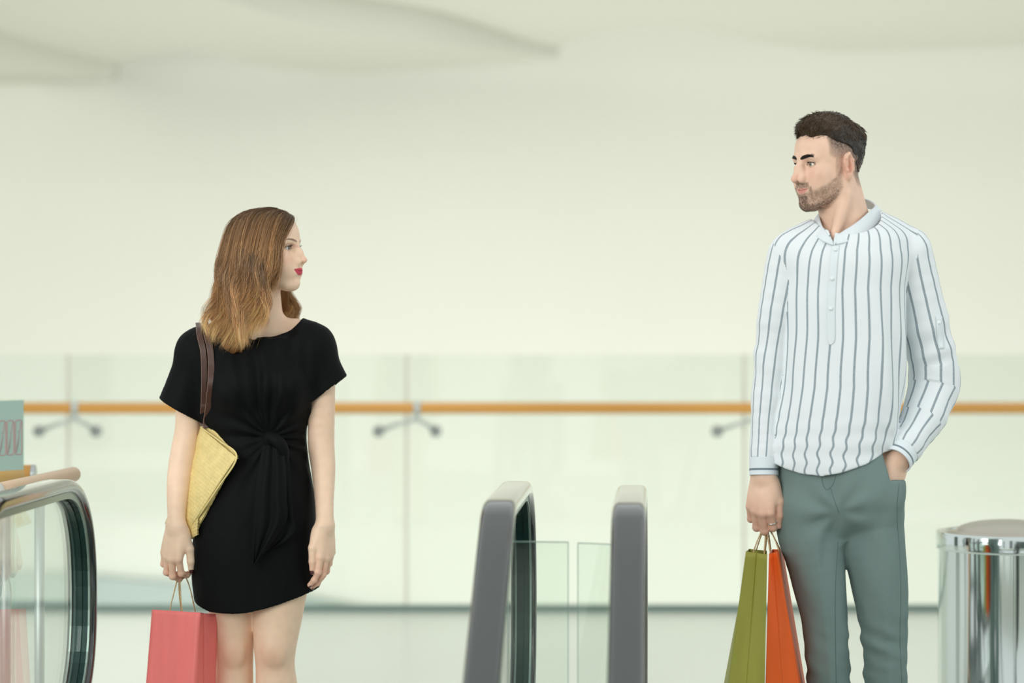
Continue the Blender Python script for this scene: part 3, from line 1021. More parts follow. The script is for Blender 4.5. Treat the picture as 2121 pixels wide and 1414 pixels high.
woman = empty('person', (WM(535, 1708)[0], WY, 0))
tag(woman, 'woman in a short black tied dress with long wavy brown hair, looking to the right', 'person')

wO, wR = head_frame(WM(551, 517, 0.0), math.radians(71), math.radians(2.5), math.radians(0))
WSC = 0.985
Hw = head_field('f')
# ------------------------------------------------------------------ dress
ys = [700, 740, 800, 850, 900, 950, 1000, 1050, 1100, 1150, 1200, 1262]
lf = [440, 428, 427, 432, 438, 433, 424, 412, 402, 397, 398, 404]
rt = [640, 648, 649, 641, 634, 638, 646, 652, 656, 659, 663, 668]
bb = [0.095, 0.108, 0.118, 0.112, 0.104, 0.106, 0.112, 0.120, 0.124, 0.124, 0.122, 0.120]
zs = [WM(0, y)[2] for y in ys]
D0 = Field()
D0.add(loft_fn(zs, [WM((a+b)/2, 0)[0] for a, b in zip(lf, rt)], [WY + 0.012] * len(ys), [(b-a)/2*PXW for a, b in zip(lf, rt)], bb, n=2.3), WM(532, 980), 0, 0.0)
D0.ell(WM(490, 800, -0.075), (0.058, 0.050, 0.055), 0.05)
D0.ell(WM(590, 797, -0.075), (0.058, 0.050, 0.055), 0.05)
D0.chain([WM(548, 700, 0.02), WM(470, 708, 0.01), WM(412, 726, 0.0)], [0.062, 0.058, 0.056], 0.03)
D0.chain([WM(548, 700, 0.02), WM(605, 697, 0.01), WM(648, 716, 0.0)], [0.062, 0.056, 0.054], 0.03)
D0.chain([WM(412, 728, 0.0), WM(392, 785, 0.0), WM(365, 862, 0.0)], [0.056, 0.057, 0.062], 0.03)
D0.chain([WM(650, 718, 0.0), WM(668, 765, 0.0), WM(695, 825, 0.0)], [0.054, 0.053, 0.056], 0.03)
D0.cone(WM(430, 740, 0), WM(445, 850, 0), 0.05, 0.04, 0.05)
D0.cone(WM(635, 730, 0), WM(628, 830, 0), 0.05, 0.035, 0.05)
KN = WM(556, 908, -0.10)
def dress_folds(P):
    dx = P[:, 0] - F32(KN[0]); dz = P[:, 2] - F32(KN[2])
    r = np.sqrt(dx * dx + dz * dz) + F32(1e-5); th = np.arctan2(dz, dx)
    front = sstep(0.03, -0.03, P[:, 1] - WY)
    a = np.exp(-r / 0.13) * sstep(0.012, 0.05, r) * (1 - 0.5 * sstep(-0.5, -1.4, th))
    ph = 15 * th + 2.5 * vnoise(P, 9) + 1.2 * np.sin(3 * th)
    d = F32(0.0058) * a * np.sin(ph) * front
    # soft vertical drape from the shoulders to the knot
    up = sstep(0.05, 0.12, dz) * front * np.exp(-(dx / 0.10) ** 2)
    d += F32(0.0030) * up * np.sin(dx * 150 + 2 * vnoise(P, 7))
    # sleeve and skirt softness
    d += F32(0.0028) * vnoise(P, (14, 14, 7)) + F32(0.0012) * vnoise(P, (40, 40, 18))
    # pinch towards the knot
    d += F32(0.012) * np.exp(-((dx / 0.09) ** 2 + (dz / 0.035) ** 2)) * front
    return d.astype(F32)
D1 = Field(); D1.add(D0, WM(530, 950), 0, 0.0); D1.add(dress_folds, WM(530, 950), 0, 0, 'd')
hem_x = np.array([WM(x, 0)[0] for x in (380, 410, 440, 480, 520, 560, 600, 640, 668, 700)]); hem_z = np.array([WM(0, y)[2] for y in (1236, 1245, 1254, 1256, 1252, 1243, 1231, 1219, 1213, 1210)])
c1, n1 = WM(371, 848), np.array([-0.50, 0, -0.87]); c2_, n2_ = WM(688, 802), np.array([0.61, 0, -0.79])
def openings(P):
    """signed distance-like value: positive outside the garment's openings"""
    hem = np.interp(P[:, 0], hem_x, hem_z).astype(F32) + F32(0.010) * np.clip((P[:, 1] - WY) / 0.1, -1, 1) - P[:, 2]
    s1 = ((P - v3(c1)) @ v3(n1)); s1 = np.where((P[:, 0] < WM(425, 0)[0]) & (P[:, 2] > WM(0, 935)[2]), s1, -1)
    s2 = ((P - v3(c2_)) @ v3(n2_)); s2 = np.where((P[:, 0] > WM(646, 0)[0]) & (P[:, 2] > WM(0, 870)[2]), s2, -1)
    q = (P - v3(WM(545, 650, 0.0))) / v3((0.106, 0.16, 0.066))
    nk = (1 - np.linalg.norm(q, axis=1)) * F32(0.066)
    return np.maximum(np.maximum(hem, nk), np.maximum(s1, s2)).astype(F32)
WB = Field()
WT = Field()
# torso (under the dress)
WT.chain([WM(530, 1085, 0.01), WM(532, 1000, 0.01), WM(534, 920, 0.01), WM(536, 820, 0.01), WM(538, 740, 0.02)], [0.105, 0.10, 0.085, 0.095, 0.080], 0.06, flat=((0, 1, 0), 0.78))
WB.cone(WM(408, 733, 0.005), WM(652, 722, 0.005), 0.044, 0.044, 0.03)
WB.cone(WM(470, 700, 0.02), WM(610, 690, 0.02), 0.040, 0.040, 0.04)
# neck
WB.cone(WM(548, 712, 0.022), WM(540, 585, 0.012), 0.056, 0.050, 0.03)
WB.cone(WM(520, 712, -0.055), WM(535, 600, -0.055), 0.012, 0.014, 0.022)      # neck muscle towards the collarbone
# arms
arm_l = [WM(402, 738, 0), WM(393, 830, 0.000), WM(388, 890, 0.0), WM(377, 955, -0.008), WM(370, 1005, -0.030), WM(366, 1060, -0.056), WM(366, 1092, -0.068)]
WB.chain(arm_l, [0.044, 0.0360, 0.0335, 0.0345, 0.0310, 0.0245, 0.0228], 0.018)
arm_r = [WM(660, 730, 0), WM(666, 830, 0.0), WM(665, 915, 0.002), WM(670, 975, -0.016), WM(672, 1045, -0.052), WM(673, 1090, -0.074)]
WB.chain(arm_r, [0.044, 0.0360, 0.0355, 0.0315, 0.0242, 0.0232], 0.018)
# legs
LA, LB = Field(), Field()
LA.chain([WM(482, 1085, 0.01), WM(480, 1180, 0.0), WM(482, 1280, 0.005), WM(484, 1340, 0.01), WM(486, 1385, 0.012), WM(484, 1450, 0.02), WM(490, 1560, 0.03), WM(492, 1650, 0.03)],
         [0.090, 0.078, 0.062, 0.0535, 0.049, 0.053, 0.040, 0.030], 0.03)
LB.chain([WM(584, 1085, 0.0), WM(581, 1180, -0.015), WM(575, 1270, -0.02), WM(570, 1335, -0.025), WM(570, 1380, -0.02), WM(574, 1440, -0.01), WM(578, 1560, 0.0), WM(578, 1650, 0.0)],
         [0.092, 0.080, 0.067, 0.0565, 0.0515, 0.0550, 0.041, 0.030], 0.03)
LA.ell(WM(486, 1352, -0.036), (0.026, 0.014, 0.030), 0.022)
LB.ell(WM(570, 1350, -0.072), (0.027, 0.014, 0.031), 0.022)
for fx, fy in ((491, 0.03), (580, 0.0)):
    (LA if fx < 530 else LB).chain([WM(fx, 1650, fy), WM(fx, 1692, fy + 0.03)], [0.030, 0.026], 0.02)
    (LA if fx < 530 else LB).chain([WM(fx, 1668, fy), WM(fx - 2 + (fx > 530) * 6, 1694, fy - 0.13)], [0.028, 0.020], 0.02)
WT.add(LA, WM(485, 1370), 0.5, 0.02); WT.add(LB, WM(575, 1370), 0.5, 0.006)
z_top, z_bot = WM(0, 690)[2], WM(0, 1262)[2]
class Clipped(Field):
    def __call__(s, P, ctr=None, rad=None):
        d = WT(P, ctr, rad)
        if ctr is not None and ctr[2] + rad < z_bot: return d
        near = d < 0.02
        if near.any():
            Q_ = P[near]
            hem = np.interp(Q_[:, 0], hem_x, hem_z).astype(F32)
            d[near] = np.maximum(d[near], D0(Q_, ctr, rad) + F32(0.012) - F32(0.6) * sstep(0.045, 0.0, Q_[:, 2] - hem))
        return d
WB.p.insert(0, (Clipped(), v3(WM(530, 1000)), 0.0, 0.02, 'u'))
# hands
WH1 = Field(); WH2 = Field()
tips1 = hand_field(WH1, WM(366, 1088, -0.066), (-0.17, -0.06, -1.0), (0.86, -0.52, 0), (0.52, 0.86, 0), 1.0,
                   flex=[(0.50, 0.95, 0.7), (0.32, 1.05, 0.7), (0.26, 1.0, 0.7), (0.30, 0.8, 0.5)], spread=(0.02, 0.0, -0.05, -0.10),
                   thumb=[(0.85, 0.50, 0.22), (1.0, 0.12, 0.26), (1.0, -0.06, 0.42)])
tips2 = hand_field(WH2, WM(673, 1086, -0.073), (0.05, -0.05, -1.0), (-0.55, -0.83, 0), (-0.83, 0.55, 0), 0.98,
                   flex=[(0.22, 0.38, 0.30), (0.28, 0.45, 0.30), (0.34, 0.50, 0.30), (0.38, 0.52, 0.30)], spread=(0.03, 0.0, -0.04, -0.08),
                   thumb=[(0.85, 0.40, 0.10), (1.0, 0.0, 0.06), (1.0, -0.05, 0.10)], thumb_len=(0.047, 0.036, 0.029))
WB.add(WH1, WM(362, 1150, -0.06), 0.125, 0.014)
WB.add(WH2, WM(668, 1150, -0.07), 0.135, 0.014)
WB.add(Sub(Hw, wO, wR, WSC), wO, 0.150, 0.018)

zc = WM(0, 692)[2]                             # fine cells above here
hz1 = WM(0, 1085)[2]
def in_hand(P): return (P[:, 2] < hz1 + 0.004) & (P[:, 2] > WM(0, 1225)[2]) & ((P[:, 0] < WM(396, 0)[0]) & (P[:, 1] < WY + 0.10) | (P[:, 0] > WM(636, 0)[0]))
lo = np.array([WM(310, 0)[0], WY - 0.24, -0.005]); hi = np.array([WM(725, 0)[0], WY + 0.2, WM(0, 425)[2] + 0.01])
coarse = nets(WB, lo, [hi[0], hi[1], zc + 0.01], 0.0046, keep=lambda P: P[:, 2] < zc + 0.005)
fine = nets(WB, [wO[0] - 0.19, WY - 0.13, zc - 0.010], [wO[0] + 0.17, WY + 0.13, hi[2]], 0.00165, keep=lambda P: P[:, 2] > zc - 0.006)
# hands: meshed finer, cut at the wrist
hb = []
c2 = coarse
for xa, xb in ((322, 402), (634, 706)):
    blo = np.array([WM(xa, 0)[0], WY - 0.19, WM(0, 1226)[2]]); bhi = np.array([WM(xb, 0)[0], WY + 0.095, hz1])
    def inside(P, blo=blo, bhi=bhi, m=0.0): return ((P > blo + m) & (P < bhi - m)).all(1)
    Fh = Field(); Fh.chain(arm_l[-3:] if xa < 500 else arm_r[-3:], [0.0310, 0.0245, 0.0228] if xa < 500 else [0.0315, 0.0242, 0.0232], 0.018)
    Fh.add(WH1 if xa < 500 else WH2, WM(362 if xa < 500 else 668, 1150, -0.05), 0.2, 0.014)
    hb.append(nets(Fh, blo - 0.004, bhi + 0.004, 0.00165, keep=lambda P, blo=blo, bhi=bhi: ((P > blo - 0.002) & (P < bhi + 0.002)).all(1)))
    v, q = c2
    # drop the coarse arm-and-hand cells inside this box (only those on the hand, not the legs)
    hd = Fh(v.astype(F32))
    kill = inside(v) & (np.abs(hd) < 0.003)
    q = q[~kill[q].all(1)]
    c2 = (v, q)
TT = [time.time() - T0]; V, Q = join_nets([c2, fine] + hb)
w_body = np_mesh('body', V, Q, M_skin, woman)

def skin_cols(V, O, R, sc, base, sex, seed=0):
    L = ((V - O) @ R.T) / sc
    f, s, u = L[:, 0], np.abs(L[:, 1]), L[:, 2]
    C = np.tile(np.array(base[:3]), (len(V), 1))
    n = vnoise(V, 55)[:, None] * 0.035
    C = C * (1 + n)
    inhead = (np.linalg.norm(L, axis=1) < 0.17)
    def mixc(w, col):
        nonlocal C
        w = np.clip(w, 0, 1)[:, None] * inhead[:, None]
        C = C * (1 - w) + np.array(col[:3]) * w
    rosy = srgb(224, 150, 128) if sex == 'f' else srgb(216, 150, 126)
    g = lambda cf, cs, cu, r: np.exp(-(((f-cf)/r)**2 + ((s-cs)/r)**2 + ((u-cu)/r)**2))
    mixc(0.55 * g(0.072, 0.042, -0.032, 0.020), rosy)
    mixc(0.45 * g(0.118, 0.0, -0.035, 0.014), rosy)
    mixc(0.5 * g(-0.012, 0.085, -0.01, 0.03), srgb(226, 150, 128))
    lz = -0.0645 if sex == 'm' else -0.0630
    # lips
    x = np.clip(s / 0.0280, 0, 1)
    up = lz + 0.0088 - 0.0042 * x ** 1.6 - 0.0016 * np.exp(-(s / 0.003) ** 2)
    dn = lz - 0.0118 + 0.0156 * x ** 2.8
    e = 0.0009
    if sex == 'm': up = lz + 0.0052 - 0.0018 * x ** 1.6; dn = lz - 0.0082 + 0.0124 * x ** 2.4
    lip = sstep(-e, e, up - u) * sstep(-e, e, u - dn) * (s < 0.0280) * (f > 0.070)
    mixc(lip * (0.95 if sex == 'f' else 0.75), srgb(205, 38, 72) if sex == 'f' else srgb(208, 122, 116))
    mixc(np.exp(-((u - (lz - 0.0010 + 0.0050 * x)) / 0.0009) ** 2) * (s < 0.029) * (f > 0.070) * 0.75, srgb(120, 20, 38) if sex == 'f' else srgb(130, 72, 66))
    # lid edge and lashes
    ed = np.sqrt(((s - 0.0318) / 0.0150) ** 2 + ((u + 0.0012) / 0.0062) ** 2)
    mixc(np.exp(-((ed - 0.95) / 0.16) ** 2) * (f > 0.060) * (u > -0.003) * 0.75, srgb(70, 46, 38))
    mixc(np.exp(-((ed - 0.95) / 0.16) ** 2) * (f > 0.060) * (u <= -0.003) * 0.35, srgb(120, 84, 70))
    if sex == 'f':
        mixc(np.exp(-((ed - 1.7) / 0.45) ** 2) * (f > 0.060) * (u > 0.0) * 0.40, srgb(196, 120, 100))
    # eyebrow
    bu = 0.0165 + 0.0065 * np.sin(np.clip((s - 0.010) / 0.040, 0, 1) * 2.3) if sex == 'f' else 0.0145 + 0.0055 * np.sin(np.clip((s - 0.009) / 0.040, 0, 1) * 2.2)
    bt = (0.0026 if sex == 'f' else 0.0044) * np.sqrt(np.clip(1 - ((s - 0.0285) / 0.0205) ** 2, 0, 1)) * (1.25 - 0.5 * np.clip((s - 0.01) / 0.04, 0, 1))
    bw = sstep(0.0009, -0.0006, np.abs(u - bu) - bt) * (f > 0.045) * (np.abs(s - 0.0285) < 0.0205)
    mixc(bw * (0.82 if sex == 'f' else 0.96), srgb(104, 66, 50) if sex == 'f' else srgb(26, 20, 18))
    return C, L
C, Lh = skin_cols(V, wO, wR, WSC, srgb(246, 212, 184), 'f')
# rosier fingers, knees
fing = sstep(WM(0, 1120)[2], WM(0, 1190)[2], V[:, 2]) * sstep(WM(0, 1240)[2], WM(0, 1215)[2], V[:, 2]) * ((V[:, 0] < WM(396, 0)[0]) | (V[:, 0] > WM(640, 0)[0])) * 0.42
C = C * (1 - fing[:, None]) + np.array(srgb(226, 156, 136)[:3]) * fing[:, None]
for kx in (486, 570):
    w_ = 0.35 * np.exp(-(((V[:, 0] - WM(kx, 0)[0]) / 0.035) ** 2 + ((V[:, 2] - WM(0, 1355)[2]) / 0.04) ** 2))[:, None]
    C = C * (1 - w_) + np.array(srgb(205, 136, 108)[:3]) * w_
set_col(w_body, 'col', C)
make_eyes(woman, wO, wR, WSC, srgb(92, 98, 92), 'f', gaze=0.0)
# lashes
def lashes(parent, O, R, sc, ln, material, sd_list=(1, -1)):
    rg = np.random.RandomState(3)
    for sd in sd_list:
        cv = []
        for i in range(34):
            a = math.pi * (0.08 + 0.84 * i / 33)
            s = 0.0318 + 0.0132 * math.cos(a); u = -0.0012 + 0.0046 * math.sin(a)
            d = np.array([0.0, s - 0.0310, u + 0.001]); f = 0.0715 + math.sqrt(max(1e-7, 0.0136 ** 2 - d[1] ** 2 - d[2] ** 2))
            p0 = np.array([f, s, u]); out = (p0 - np.array([0.0715, 0.031, -0.001])) / 0.0136
            l = ln * (0.7 + 0.5 * rg.rand()); t = np.linspace(0, 1, 5)[:, None]
            c = p0 + out * t * l + np.array([0, (s - 0.031) * 0.2, 0.55 * l]) * t ** 2
            c[:, 1] *= sd
            cv.append(O + (c * sc) @ R)
        strands('eyelashes', np.array(cv), 0.00035, material, parent)
M_lash = mat('lash_black', srgb(26, 20, 18), rough=0.5)
lashes(woman, wO, wR, WSC, 0.0075, M_lash)

# fingernails
for t in tips1[:4]:
    nail(woman, t[0], t[1], t[2], t[3], M_polish)
nail(woman, tips1[4][0], tips1[4][1], np.array([0.25, -1.0, 0.1]), tips1[4][3], M_polish)
for t in tips2[:4]:
    nail(woman, t[0], t[1], t[2], t[3], M_polish)
nail(woman, tips2[4][0], tips2[4][1], np.array([-0.25, -1.0, 0.0]), tips2[4][3], M_polish)

# dress mesh
def dressF(P, ctr=None, rad=None):
    d = D1(P, ctr, rad)
    op = openings(P)
    shell = np.maximum(d, -np.maximum(d + F32(0.0060), -op - F32(0.07)))
    return smax(shell, op, 0.003)
DV, DQ = nets(dressF, [WM(318, 0)[0], WY - 0.2, WM(0, 1275)[2]], [WM(735, 0)[0], WY + 0.2, WM(0, 640)[2]], 0.0034)
TT.append(time.time() - T0); dress = np_mesh('dress', DV, DQ, M_dress, woman)
dress['label'] = 'short black jersey dress knotted at the waist'

# knot and tie ends
Kf = Field()
Kf.chain([WM(551, 902, -0.106), WM(560, 905, -0.120), WM(574, 914, -0.127), WM(586, 932, -0.126), WM(590, 958, -0.120)], [0.009, 0.014, 0.017, 0.015, 0.008], 0.01)
Kf.cone(WM(553, 915, -0.116), WM(560, 945, -0.122), 0.010, 0.008, 0.012)
v, q = nets(Kf, WM(530, 1005, -0.17), WM(615, 880, -0.06), 0.0022)
np_mesh('knot', v, q, M_dress, dress)
def ribbon(name, left, right, dep, nu, nv, fold, seed, material, parent, thick=0.0025):
    """hanging cloth strip between two edge curves (px, py), folds in depth"""
    Lc = catmull(np.array(left, float), nv); Rc = catmull(np.array(right, float), nv)
    vs = []
    rg = np.random.RandomState(seed); ph = rg.rand(3) * 6
    for j in range(nv):
        t = j / (nv - 1)
        for i in range(nu):
            s = i / (nu - 1)
            p = Lc[j] * (1 - s) + Rc[j] * s
            d = dep(t) + fold * math.sin(s * 9 + ph[0] + 1.5 * t) * (0.4 + t) * 0.8 + fold * 0.5 * math.sin(s * 17 + ph[1] - 2 * t) - 0.008 * math.sin(s * math.pi)
            vs.append(WM(p[0], p[1], d))
    fs = [[j*nu+i, j*nu+i+1, (j+1)*nu+i+1, (j+1)*nu+i] for j in range(nv - 1) for i in range(nu - 1)]
    ob = np_mesh(name, vs, np.array(fs), material, parent)
    md = ob.modifiers.new('thick', 'SOLIDIFY'); md.thickness = thick; md.offset = 0
    return ob
ribbon('tie_end', [(552, 925), (553, 980), (552, 1040), (548, 1100), (550, 1143)], [(598, 935), (602, 1000), (606, 1060), (610, 1104), (551, 1144)], lambda t: -0.117 - 0.012 * math.sin(t * 3), 24, 50, 0.0045, 4, M_dress, dress)
ribbon('tie_end', [(545, 920), (537, 960), (529, 1010), (525, 1080), (523, 1130), (525, 1170)], [(588, 925), (594, 975), (595, 1030), (594, 1078), (560, 1130), (526, 1171)], lambda t: -0.128 - 0.018 * math.sin(t * 3), 26, 60, 0.0055, 2, M_dress, dress)
# hem and sleeve seams
def seam(name, pts, material, parent, r=0.0009):
    return tube(name, catmull(pts, 40), r, material, parent, seg=6)

# shoes (below the frame)
for fx, fy in ((490, 0.03), (582, 0.0)):
    S = Field()
    x0 = WM(fx, 0, fy)[0]
    S.chain([(x0, WY + fy + 0.035, 0.030), (x0, WY + fy - 0.06, 0.026), (x0, WY + fy - 0.15, 0.020)], [0.034, 0.040, 0.030], 0.03, flat=((0, 0, 1), 0.8))
    S.add(lambda P: -P[:, 2] + F32(0.001), (x0, WY, 0), 0, 0.004, 'i')
    S.ell((x0, WY + fy, 0.085), (0.024, 0.055, 0.05), 0.004, 's')
    v, q = nets(S, [x0 - 0.06, WY + fy - 0.21, -0.01], [x0 + 0.06, WY + fy + 0.1, 0.09], 0.004)
    np_mesh('shoe', v, q, M_shoe_b, woman)

# ------------------------------------------------------------------ hair
rg = np.random.RandomState(11)
# dark under-mass that fills between the locks
Hm = Field()
def hl(f, s, u): return wO + (np.array([f, s, u]) * WSC) @ wR
Hm.ell(hl(-0.022, 0, 0.032), (0.093, 0.080, 0.080), 0.0, 'u', np.stack([wR[0], wR[1], wR[2]], 1))
Hm.cone(hl(-0.050, -0.045, 0.0), WM(495, 640, -0.045), 0.042, 0.042, 0.03)
Hm.cone(WM(492, 640, -0.045), WM(486, 705, -0.085), 0.046, 0.034, 0.03)
Hm.cone(hl(-0.06, 0.03, 0.0), WM(520, 650, 0.07), 0.05, 0.045, 0.04)
Hm.cone(hl(-0.080, 0.0, -0.02), WM(458, 655, 0.0), 0.024, 0.028, 0.04)
Hm.cone(hl(-0.015, -0.062, -0.01), WM(535, 610, -0.085), 0.022, 0.020, 0.03)
Hm.cone(hl(0.00, 0.060, -0.02), WM(592, 640, 0.075), 0.022, 0.016, 0.03)
# keep the face free
Hm.ell(hl(0.075, -0.010, -0.020), (0.062, 0.120, 0.105), 0.006, 's', np.stack([wR[0], wR[1], wR[2]], 1))
Hm.ell(hl(0.030, 0.0, -0.125), (0.055, 0.055, 0.070), 0.01, 's', np.stack([wR[0], wR[1], wR[2]], 1))
Hm.add(lambda P: F32(0.0022) * np.sin(P[:, 0] * 260 + P[:, 1] * 230 + 4 * vnoise(P, 12)), wO, 0, 0, 'd')
v, q = nets(Hm, [WM(395, 0)[0], WY - 0.19, WM(0, 745)[2]], [WM(660, 0)[0], WY + 0.17, WM(0, 420)[2]], 0.0036)
hm = np_mesh('hair', v, q, M_hairdark, woman)
t_ = sstep(WM(0, 470)[2], WM(0, 680)[2], v[:, 2])[:, None]
set_col(hm, 'col', np.array(srgb(70, 50, 32)[:3]) * (1 - t_) + np.array(srgb(120, 82, 46)[:3]) * t_)
hm['label'] = 'long wavy brown hair lightening to gold at the ends'

def fan(vv, t):
    """guide surface of the near-side hair: vv 0 = face edge, 1 = back outline; t 0 = parting, 1 = tips"""
    A = [(607, 449, -0.016), (600, 464, -0.056), (580, 498, -0.088), (570, 550, -0.100), (555, 600, -0.106), (548, 645, -0.118), (538, 694, -0.142)]
    Bm = [(590, 437, -0.010), (564, 448, -0.066), (548, 500, -0.104), (540, 560, -0.115), (528, 615, -0.115), (512, 670, -0.130), (502, 728, -0.150)]
    Cc = [(566, 430, 0.000), (520, 444, -0.056), (500, 500, -0.090), (490, 560, -0.100), (482, 620, -0.096), (470, 675, -0.112), (462, 726, -0.128)]
    Dd = [(556, 431, 0.012), (488, 452, -0.010), (468, 505, -0.034), (456, 565, -0.036), (446, 615, -0.040), (432, 655, -0.050), (412, 690, -0.066)]
    G = np.array([A, Bm, Cc, Dd], float)
    x = vv * 3; i = min(2, int(x)); k = x - i
    return catmull(G[i] * (1 - k) + G[i+1] * k, t)

def make_locks(nclump, per, guide_fn, m=19, spread=0.0078, wave=0.014, rad=(0.00026, 0.00055), seed=1, tipcut=0.12, dark=0.0):
    rg = np.random.RandomState(seed)
    CV, CC, RR = [], [], []
    t = np.linspace(0, 1, m)
    root = np.array(srgb(112, 86, 60)[:3]); mid = np.array(srgb(176, 132, 88)[:3]); tip = np.array(srgb(220, 172, 114)[:3])
    for c in range(nclump):
        g, wl = guide_fn(rg, c, m)
        ph = c / nclump * 12.0 + rg.rand() * 1.2; fr = 2.0 + rg.rand() * 0.4
        amp = wave * (0.6 + 0.8 * rg.rand())
        w = amp * sstep(0.30, 0.75, t) * np.sin(fr * 6.28 * t ** 1.2 + ph)
        w2 = amp * 0.8 * sstep(0.30, 0.75, t) * np.cos(fr * 6.28 * t ** 1.2 + ph + 0.6)
        g = g + np.stack([w, w2, np.zeros(m)], 1)
        tone = rg.normal(0, 0.20)
        for k in range(per):
            off = rg.normal(0, 1, 3) * np.array([1, 0.8, 0.3]) * spread
            sp = (0.25 + 0.75 * np.sin(np.clip(t * 1.15, 0, 1) * math.pi) ** 0.7) * (1 - 0.45 * t)
            q = g + off * sp[:, None]
            e = rg.normal(0, 1, 3) * 0.006
            q = q + e * (t ** 3)[:, None]
            tc = 1 - tipcut * rg.rand()
            tt = t * tc
            q = np.stack([np.interp(tt, t, q[:, i]) for i in range(3)], 1)
            CV.append(q)
            sh = math.exp(tone + rg.normal(0, 0.26) + (0.35 if rg.rand() < 0.15 else 0) - dark)
            a = sstep(0.02, 0.55, tt)[:, None]; b = sstep(0.45, 1.0, tt)[:, None]
            CC.append(np.clip((root * (1 - a) + mid * a) * (1 - b) + tip * b, 0, 1) * sh)
            RR.append(rad[0] + (rad[1] - rad[0]) * rg.rand())
    return np.array(CV), np.clip(np.array(CC), 0, 1), np.array(RR)

def near_guide(rg, c, m):
    vv = (c + rg.rand()) / N_NEAR
    g = fan(vv, m)
    jit = rg.normal(0, 3.0, 2)
    layer = rg.rand() ** 1.5 * 0.018
    end = 1 - 0.05 * rg.rand()
    pts = np.array([WM(p[0] + jit[0] * min(1, i / 8), p[1] + jit[1] * min(1, i / 8), p[2] + layer) for i, p in enumerate(g)])
    tt = np.linspace(0, 1, m) * end
    return np.stack([np.interp(tt, np.linspace(0, 1, m), pts[:, i]) for i in range(3)], 1), 0
N_NEAR = 84
cv, cc, rr_ = make_locks(N_NEAR, 38, near_guide, seed=3, tipcut=0.2)
strands('hair_locks', cv, rr_, M_hair, hm, cols=cc)
# far side, seen past the neck
def far_guide(rg, c, m):
    k = rg.rand()
    pts = [(590, 438, 0.03), (575, 480, 0.095), (568 + 12 * k, 560, 0.105), (585 + 18 * k, 612, 0.085), (596 + 28 * k, 640, 0.065), (584 + 34 * k, 664, 0.05), (600 + 36 * k, 684 - 14 * (1 - k), 0.03 - 0.02 * k)]
    g = catmull(np.array(pts, float), m)
    return np.array([WM(*p) for p in g]), 0
cv, cc, rr_ = make_locks(16, 34, far_guide, seed=8, wave=0.005, spread=0.006, dark=0.1)
strands('hair_locks', cv, rr_, M_hair, hm, cols=cc)
# crown and back, behind the parting
def back_guide(rg, c, m):
    k = rg.rand()
    pts = [(572 - 6 * k, 431, 0.0), (520 + 40 * k, 440, 0.05 + 0.03 * k), (482 + 40 * k, 490, 0.045 + 0.06 * k), (468 + 40 * k, 570, 0.05 + 0.05 * k), (458 + 40 * k, 630, 0.06 + 0.03 * k), (450 + 50 * k, 690, 0.09)]
    g = catmull(np.array(pts, float), m)
    return np.array([WM(*p) for p in g]), 0
cv, cc, rr_ = make_locks(30, 40, back_guide, seed=9, wave=0.006, dark=0.25)
strands('hair_locks', cv, rr_, M_hair, hm, cols=cc)
# the crown, combed back from the parting
def crown_guide(rg, c, m):
    k = rg.rand()
    pts = [(606 - 46 * k, 447 - 18 * k, 0.006), (562 - 36 * k, 433 + 5 * k, -0.012 + 0.03 * rg.rand()), (512 - 16 * k, 446 + 6 * k, -0.030 + 0.03 * k), (480, 486, -0.030 + 0.03 * k), (466, 540, -0.030 + 0.03 * k), (455, 600, -0.035 + 0.03 * k), (438, 652, -0.045)]
    g = catmull(np.array(pts, float), m)
    return np.array([WM(*p) for p in g]), 0
cv, cc, rr_ = make_locks(26, 46, crown_guide, seed=14, wave=0.012, spread=0.009)
strands('hair_locks', cv, rr_, M_hair, hm, cols=cc)
# wavy locks lying on top of the lower half
N_NEAR2 = 30
def curl_guide(rg, c, m):
    vv = (c + rg.rand()) / N_NEAR2
    g = fan(vv, 60)[22:]
    g = catmull(g[::6], m)
    t = np.linspace(0, 1, m); w = sstep(0.0, 0.3, t)
    ph = vv * 10 + rg.rand() * 1.5
    return np.array([WM(p[0] + 11 * w_ * math.sin(ph + 9.5 * tt), p[1] + 3 * w_, p[2] - 0.010 * w_ - 0.008 * w_ * math.cos(ph + 9.5 * tt)) for p, tt, w_ in zip(g, t, w)]), 0
cv, cc, rr_ = make_locks(N_NEAR2, 34, curl_guide, seed=31, wave=0.003, spread=0.0052, m=17)
cc = np.clip(cc * 1.15 + 0.02, 0, 1)
strands('hair_locks', cv, rr_, M_hair, hm, cols=cc)
# loose flyaways
def fly_guide(rg, c, m):
    g = fan(rg.rand(), m)
    pts = np.array([WM(*p) for p in g])
    ctr = wO
    out = pts - ctr; out /= np.linalg.norm(out, axis=1)[:, None]
    return pts + out * (0.010 + 0.012 * rg.rand()) * np.sin(np.linspace(0, 1, m) * math.pi * 0.8)[:, None], 0
cv, cc, rr_ = make_locks(60, 2, fly_guide, seed=21, spread=0.012, rad=(0.00018, 0.0003))
strands('hair_flyaways', cv, rr_, M_hair, hm, cols=cc)
print('woman', round(time.time() - T0, 1), len(V), len(DV))
# ================================================================== man
MY = 6.1
def MM(px, py, dy=0.0): return W(px, py, MY + dy)
PXM = MY / FPX
M_mhair = mat('dark_brown_hair', srgb(52, 40, 30), rough=0.45, spec=0.4, attr='col')
M_trouser = mat('grey_trouser_cloth', srgb(120, 138, 135), rough=0.85, spec=0.15, noise=(900, 0.10), bump=(900, 0.25, 0.0006))
M_shoe_w = mat('white_leather', srgb(225, 225, 222), rough=0.45)
M_silver = mat('silver', srgb(225, 225, 220), rough=0.15, metal=1.0)
M_button = mat('pearl_button', srgb(232, 238, 238), rough=0.2, coat=0.5)

